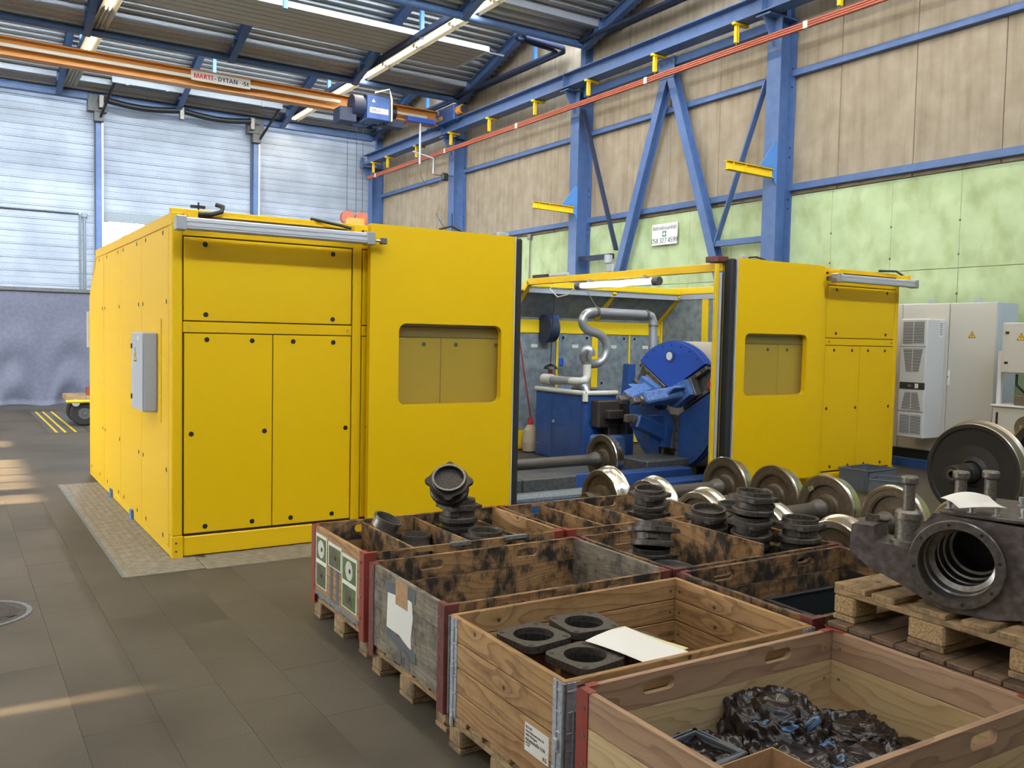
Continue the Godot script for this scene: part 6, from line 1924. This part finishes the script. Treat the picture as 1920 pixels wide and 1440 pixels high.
func build_housing() -> void:
	var t := thing("gear_housing", "heavy brown cast gear housing with large ringed bore on the pallet", "gear housing", Vector3(3.0, 0.713, -1.745), deg_to_rad(-72.0))
	var yc := 0.178
	var body := MB.new()
	body.T = Transform3D(Basis.IDENTITY, Vector3(0, yc, 0))
	hollow(body, [Vector2(-0.16, -0.05), Vector2(-0.11, -0.14), Vector2(-0.04, -0.177), Vector2(0.12, -0.177), Vector2(0.26, -0.15), Vector2(0.262, -0.04), Vector2(0.235, 0.06), Vector2(0.205, 0.158), Vector2(-0.085, 0.17), Vector2(-0.155, 0.08)], 0.128, -0.47, -0.012)
	obj("casing", body, M.cast, t)
	var f := Transform3D(Basis(Vector3.RIGHT, Vector3.BACK, Vector3.DOWN), Vector3(0, yc, 0))
	var ring := obj("bore_ring", turned(f, v2([0.158, -0.012, 0.158, 0.01, 0.154, 0.014, 0.126, 0.014, 0.124, 0.008, 0.124, -0.055, 0.118, -0.06, 0.118, -0.105, 0.108, -0.11, 0.1, -0.114, 0.1, -0.13, 0.112, -0.134, 0.112, -0.2, 0.107, -0.203, 0.107, -0.26, 0.1, -0.263, 0.1, -0.33, 0.09, -0.333, 0.09, -0.47]), 72), M.bore, t)
	obj("bore_end", turned(f, v2([0.125, -0.468, 0.0, -0.468]), 40), M.iron_dark, t)
	for i in 8:
		var a := TAU * (i + 0.25) / 8.0
		obj("tapped_hole", MB.new().cyl(Vector3(0.141 * cos(a), yc + 0.141 * sin(a), 0.013), Vector3(0.141 * cos(a), yc + 0.141 * sin(a), 0.0152), 0.0065, 10), M.hole, ring)
	# arm at the left with boss and pin
	var arm := MB.new()
	arm.prism([Vector2(-0.39, 0.155), Vector2(-0.385, 0.255), Vector2(-0.375, 0.262), Vector2(-0.305, 0.262), Vector2(-0.295, 0.205), Vector2(-0.14, 0.19), Vector2(-0.08, 0.005), Vector2(-0.2, 0.06), Vector2(-0.32, 0.105)], -0.22, -0.05)
	obj("arm", arm, M.cast, t)
	obj("arm_pad", MB.new().bx(-0.36, -0.31, 0.262, 0.29, -0.14, -0.13).bx(-0.35, -0.28, 0.262, 0.275, -0.2, -0.15, 0.004), M.iron, t)
	obj("rear_foot", MB.new().prism([Vector2(0.2, 0.0), Vector2(0.5, 0.0), Vector2(0.5, 0.08), Vector2(0.26, 0.1)], -0.42, -0.04), M.cast, t)
	obj("foot_pad", MB.new().cyl(Vector3(0.33, 0.08, -0.1), Vector3(0.33, 0.12, -0.1), 0.055, 24), M.cast, t)
	obj("boss", turned(Transform3D(Basis.IDENTITY, Vector3(-0.2, 0.195, -0.12)), v2([0.0, 0.0, 0.062, 0.0, 0.062, 0.02, 0.045, 0.024, 0.044, 0.1, 0.048, 0.102, 0.047, 0.125, 0.036, 0.135, 0.024, 0.135]), 32), M.steel_old, t)
	# mushroom-headed pins
	var pins := [[-0.2, 0.325, -0.12], [-0.08, 0.33, -0.38], [0.02, 0.34, -0.40], [0.15, 0.35, -0.42]]
	for q in pins:
		obj("pin", turned(Transform3D(Basis.IDENTITY, Vector3(q[0], q[1], q[2])), v2([0.0, 0.0, 0.022, 0.0, 0.0215, 0.098, 0.02, 0.1, 0.027, 0.102, 0.031, 0.108, 0.031, 0.126, 0.027, 0.132, 0.0, 0.133]), 24), M.steel_old, t)
	# top cover with bolts
	obj("top_cover", MB.new().bx(-0.07, 0.22, 0.345, 0.36, -0.46, -0.02, 0.004), M.cast, t)
	for q in [[-0.05, -0.08], [0.03, -0.045], [0.11, -0.045], [0.19, -0.06], [-0.05, -0.26], [0.2, -0.26], [0.14, -0.33]]:
		obj("bolt", MB.new().cyl(Vector3(q[0], 0.36, q[1]), Vector3(q[0], 0.392, q[1]), 0.0075, 10).cyl(Vector3(q[0], 0.378, q[1]), Vector3(q[0], 0.394, q[1]), 0.012, 6).cyl(Vector3(q[0], 0.36, q[1]), Vector3(q[0], 0.363, q[1]), 0.015, 12), M.silver, t)
	obj("second_bore", turned(Transform3D(Basis(Vector3.RIGHT, Vector3.BACK, Vector3.DOWN), Vector3(0.42, yc + 0.02, -0.25)), v2([0.13, -0.1, 0.13, 0.0, 0.1, 0.0, 0.1, -0.1]), 40), M.bore, t)
	obj("second_casing", MB.new().bx(0.24, 0.6, 0.04, 0.345, -0.52, -0.26, 0.02), M.cast, t)
	single("paper_sheet", sheet([Vector3(-0.105, -0.004, -0.04), Vector3(0.04, 0.012, -0.11), Vector3(0.12, -0.004, 0.0), Vector3(-0.02, -0.016, 0.06)], 0.016), M.paper, "curled white paper lying on top of the gear housing", "paper", Vector3(3.045, 1.112, -1.735), deg_to_rad(-72.0))

func build_floor_things() -> void:
	# tread plates round the enclosure
	var tp := thing("tread_plate", "raised-pattern steel tread plate on the floor round the yellow enclosure's corner", "floor plate", Vector3(0.99, 0.0, -6.28))
	obj("plate", MB.new().bx(0.0, 0.6, 0.0, 0.006, -4.09, -0.3).bx(0.0, 0.52, 0.0, 0.006, -0.3, 0.0), M.tread, tp)
	obj("plate", MB.new().bx(0.525, 2.6, 0.0, 0.006, -0.4, 0.03), M.tread, tp)
	obj("edge_angle", MB.new().bx(-0.018, 0.0, 0.0, 0.007, -4.09, 0.0), M.galv_dark, tp)
	var nub := MB.new()
	var k := 0
	var z := -4.07
	while z < -0.02:
		var x := 0.015
		while x < (0.38 if z < -0.36 else 1.5):
			var a := PI / 4 if k % 2 == 0 else -PI / 4
			var c := Vector3(x + 0.012 * (k % 2), 0.006, z)
			var d := Vector3(cos(a), 0, sin(a)) * 0.0125
			var e := Vector3(-sin(a), 0, cos(a)) * 0.0035
			var tpt := c + Vector3(0, 0.0018, 0)
			nub.face_out([c - d, c + e, tpt], Vector3.UP)
			nub.face_out([c + e, c + d, tpt], Vector3.UP)
			nub.face_out([c + d, c - e, tpt], Vector3.UP)
			nub.face_out([c - e, c - d, tpt], Vector3.UP)
			x += 0.026
			k += 1
		k += 1
		z += 0.026
	var nb := obj("raised_pattern", nub, M.tread, tp)
	nb.set_meta("kind", "stuff")
	# manhole cover
	var m := thing("manhole_cover", "round cast manhole cover in its frame in the floor at the left", "manhole", Vector3(0.12, 0.0, -5.85))
	obj("frame", turned(Transform3D.IDENTITY, v2([0.26, -0.01, 0.29, 0.0, 0.29, 0.004, 0.262, 0.004, 0.262, -0.01]), 48), M.galv_dark, m)
	obj("cover", turned(Transform3D.IDENTITY, v2([0.258, -0.01, 0.258, 0.003, 0.245, 0.003, 0.243, 0.0015, 0.0, 0.0015]), 48), M.iron, m)
	var pat := MB.new()
	for i in range(-9, 10):
		for j in range(-9, 10):
			var p := Vector2(i * 0.025 + (0.0125 if j % 2 != 0 else 0.0), j * 0.025)
			if p.length() < 0.225:
				pat.bx(p.x - 0.009, p.x + 0.009, 0.0015, 0.004, p.y - 0.005, p.y + 0.005, 0.001)
	obj("pattern", pat, M.cast, m).set_meta("kind", "stuff")
	for q in [Vector3(0.17, 0.004, 0.1), Vector3(0.1, 0.004, -0.16)]:
		obj("lifting_slot", MB.new().cyl(q, q + Vector3(0, 0.002, 0), 0.025, 14), M.hole, m)
	# floor rails with yellow edges
	var r := thing("floor_rail", "sunk floor rails edged with worn yellow lines behind the enclosure", "rail", Vector3(1.6, 0, -17.6))
	obj("steel_bed", MB.new().bx(-0.24, 0.3, 0, 0.004, -2.0, 2.0), M.plate_dark, r)
	for x in [-0.14, -0.02, 0.13]:
		obj("yellow_line", MB.new().bx(x - 0.018, x + 0.018, 0.004, 0.006, -2.0, 2.0), M.yellow2, r)
	# cart peeping out behind the enclosure
	var c := thing("flat_cart", "rough wooden cart with black tyre half hidden behind the enclosure", "cart", Vector3(2.35, 0, -16.8))
	obj("deck", MB.new().bx(-0.65, 1.2, 0.43, 0.52, -0.5, 0.3, 0.01), M.pallet, c)
	obj("deck_edge", MB.new().bx(-0.67, -0.3, 0.4, 0.45, 0.2, 0.34, 0.02), M.yellow2, c)
	for zz in [0.18, -0.4]:
		var w := obj("tyre", turned(Transform3D(Basis(Vector3.RIGHT, Vector3.BACK, Vector3.DOWN), Vector3(-0.38, 0.22, zz)), v2([0.1, -0.07, 0.19, -0.07, 0.22, -0.04, 0.22, 0.04, 0.19, 0.07, 0.1, 0.07]), 28), M.tyre, c)
		obj("rim", turned(Transform3D(Basis(Vector3.RIGHT, Vector3.BACK, Vector3.DOWN), Vector3(-0.38, 0.22, zz)), v2([0.1, 0.07, 0.095, 0.05, 0.04, 0.05, 0.03, 0.075, 0.0, 0.075]), 24), M.plate_dark, w)
	obj("frame", MB.new().bx(-0.5, 1.1, 0.3, 0.43, -0.3, 0.1, 0.01), M.black, c)
	obj("lamp", MB.new().cyl(Vector3(-0.52, 0.4, 0.26), Vector3(-0.52, 0.4, 0.32), 0.06, 14), M.silver, c)
	obj("strut", MB.new().beam(Vector3(-0.28, 0.2, 0.25), Vector3(-0.1, 0.9, 0.2), 0.05, 0.05), M.bin_grey, c)
	obj("red_block", MB.new().bx(-0.34, -0.22, 0.52, 0.66, 0.05, 0.2, 0.01), M.red_steel, c)
	# grey bins in front of the right enclosure half
	open_bin("plastic_bin", "grey plastic stacking bin on the floor by the right enclosure half", Vector3(9.0, 0.0, -6.35), 0.05, Vector3(0.55, 0.24, 0.38), M.bin_grey)
	open_bin("plastic_bin", "second grey stacking bin behind the first, against the enclosure base", Vector3(8.72, 0.0, -5.9), 0.4, Vector3(0.4, 0.2, 0.32), M.bin_grey)
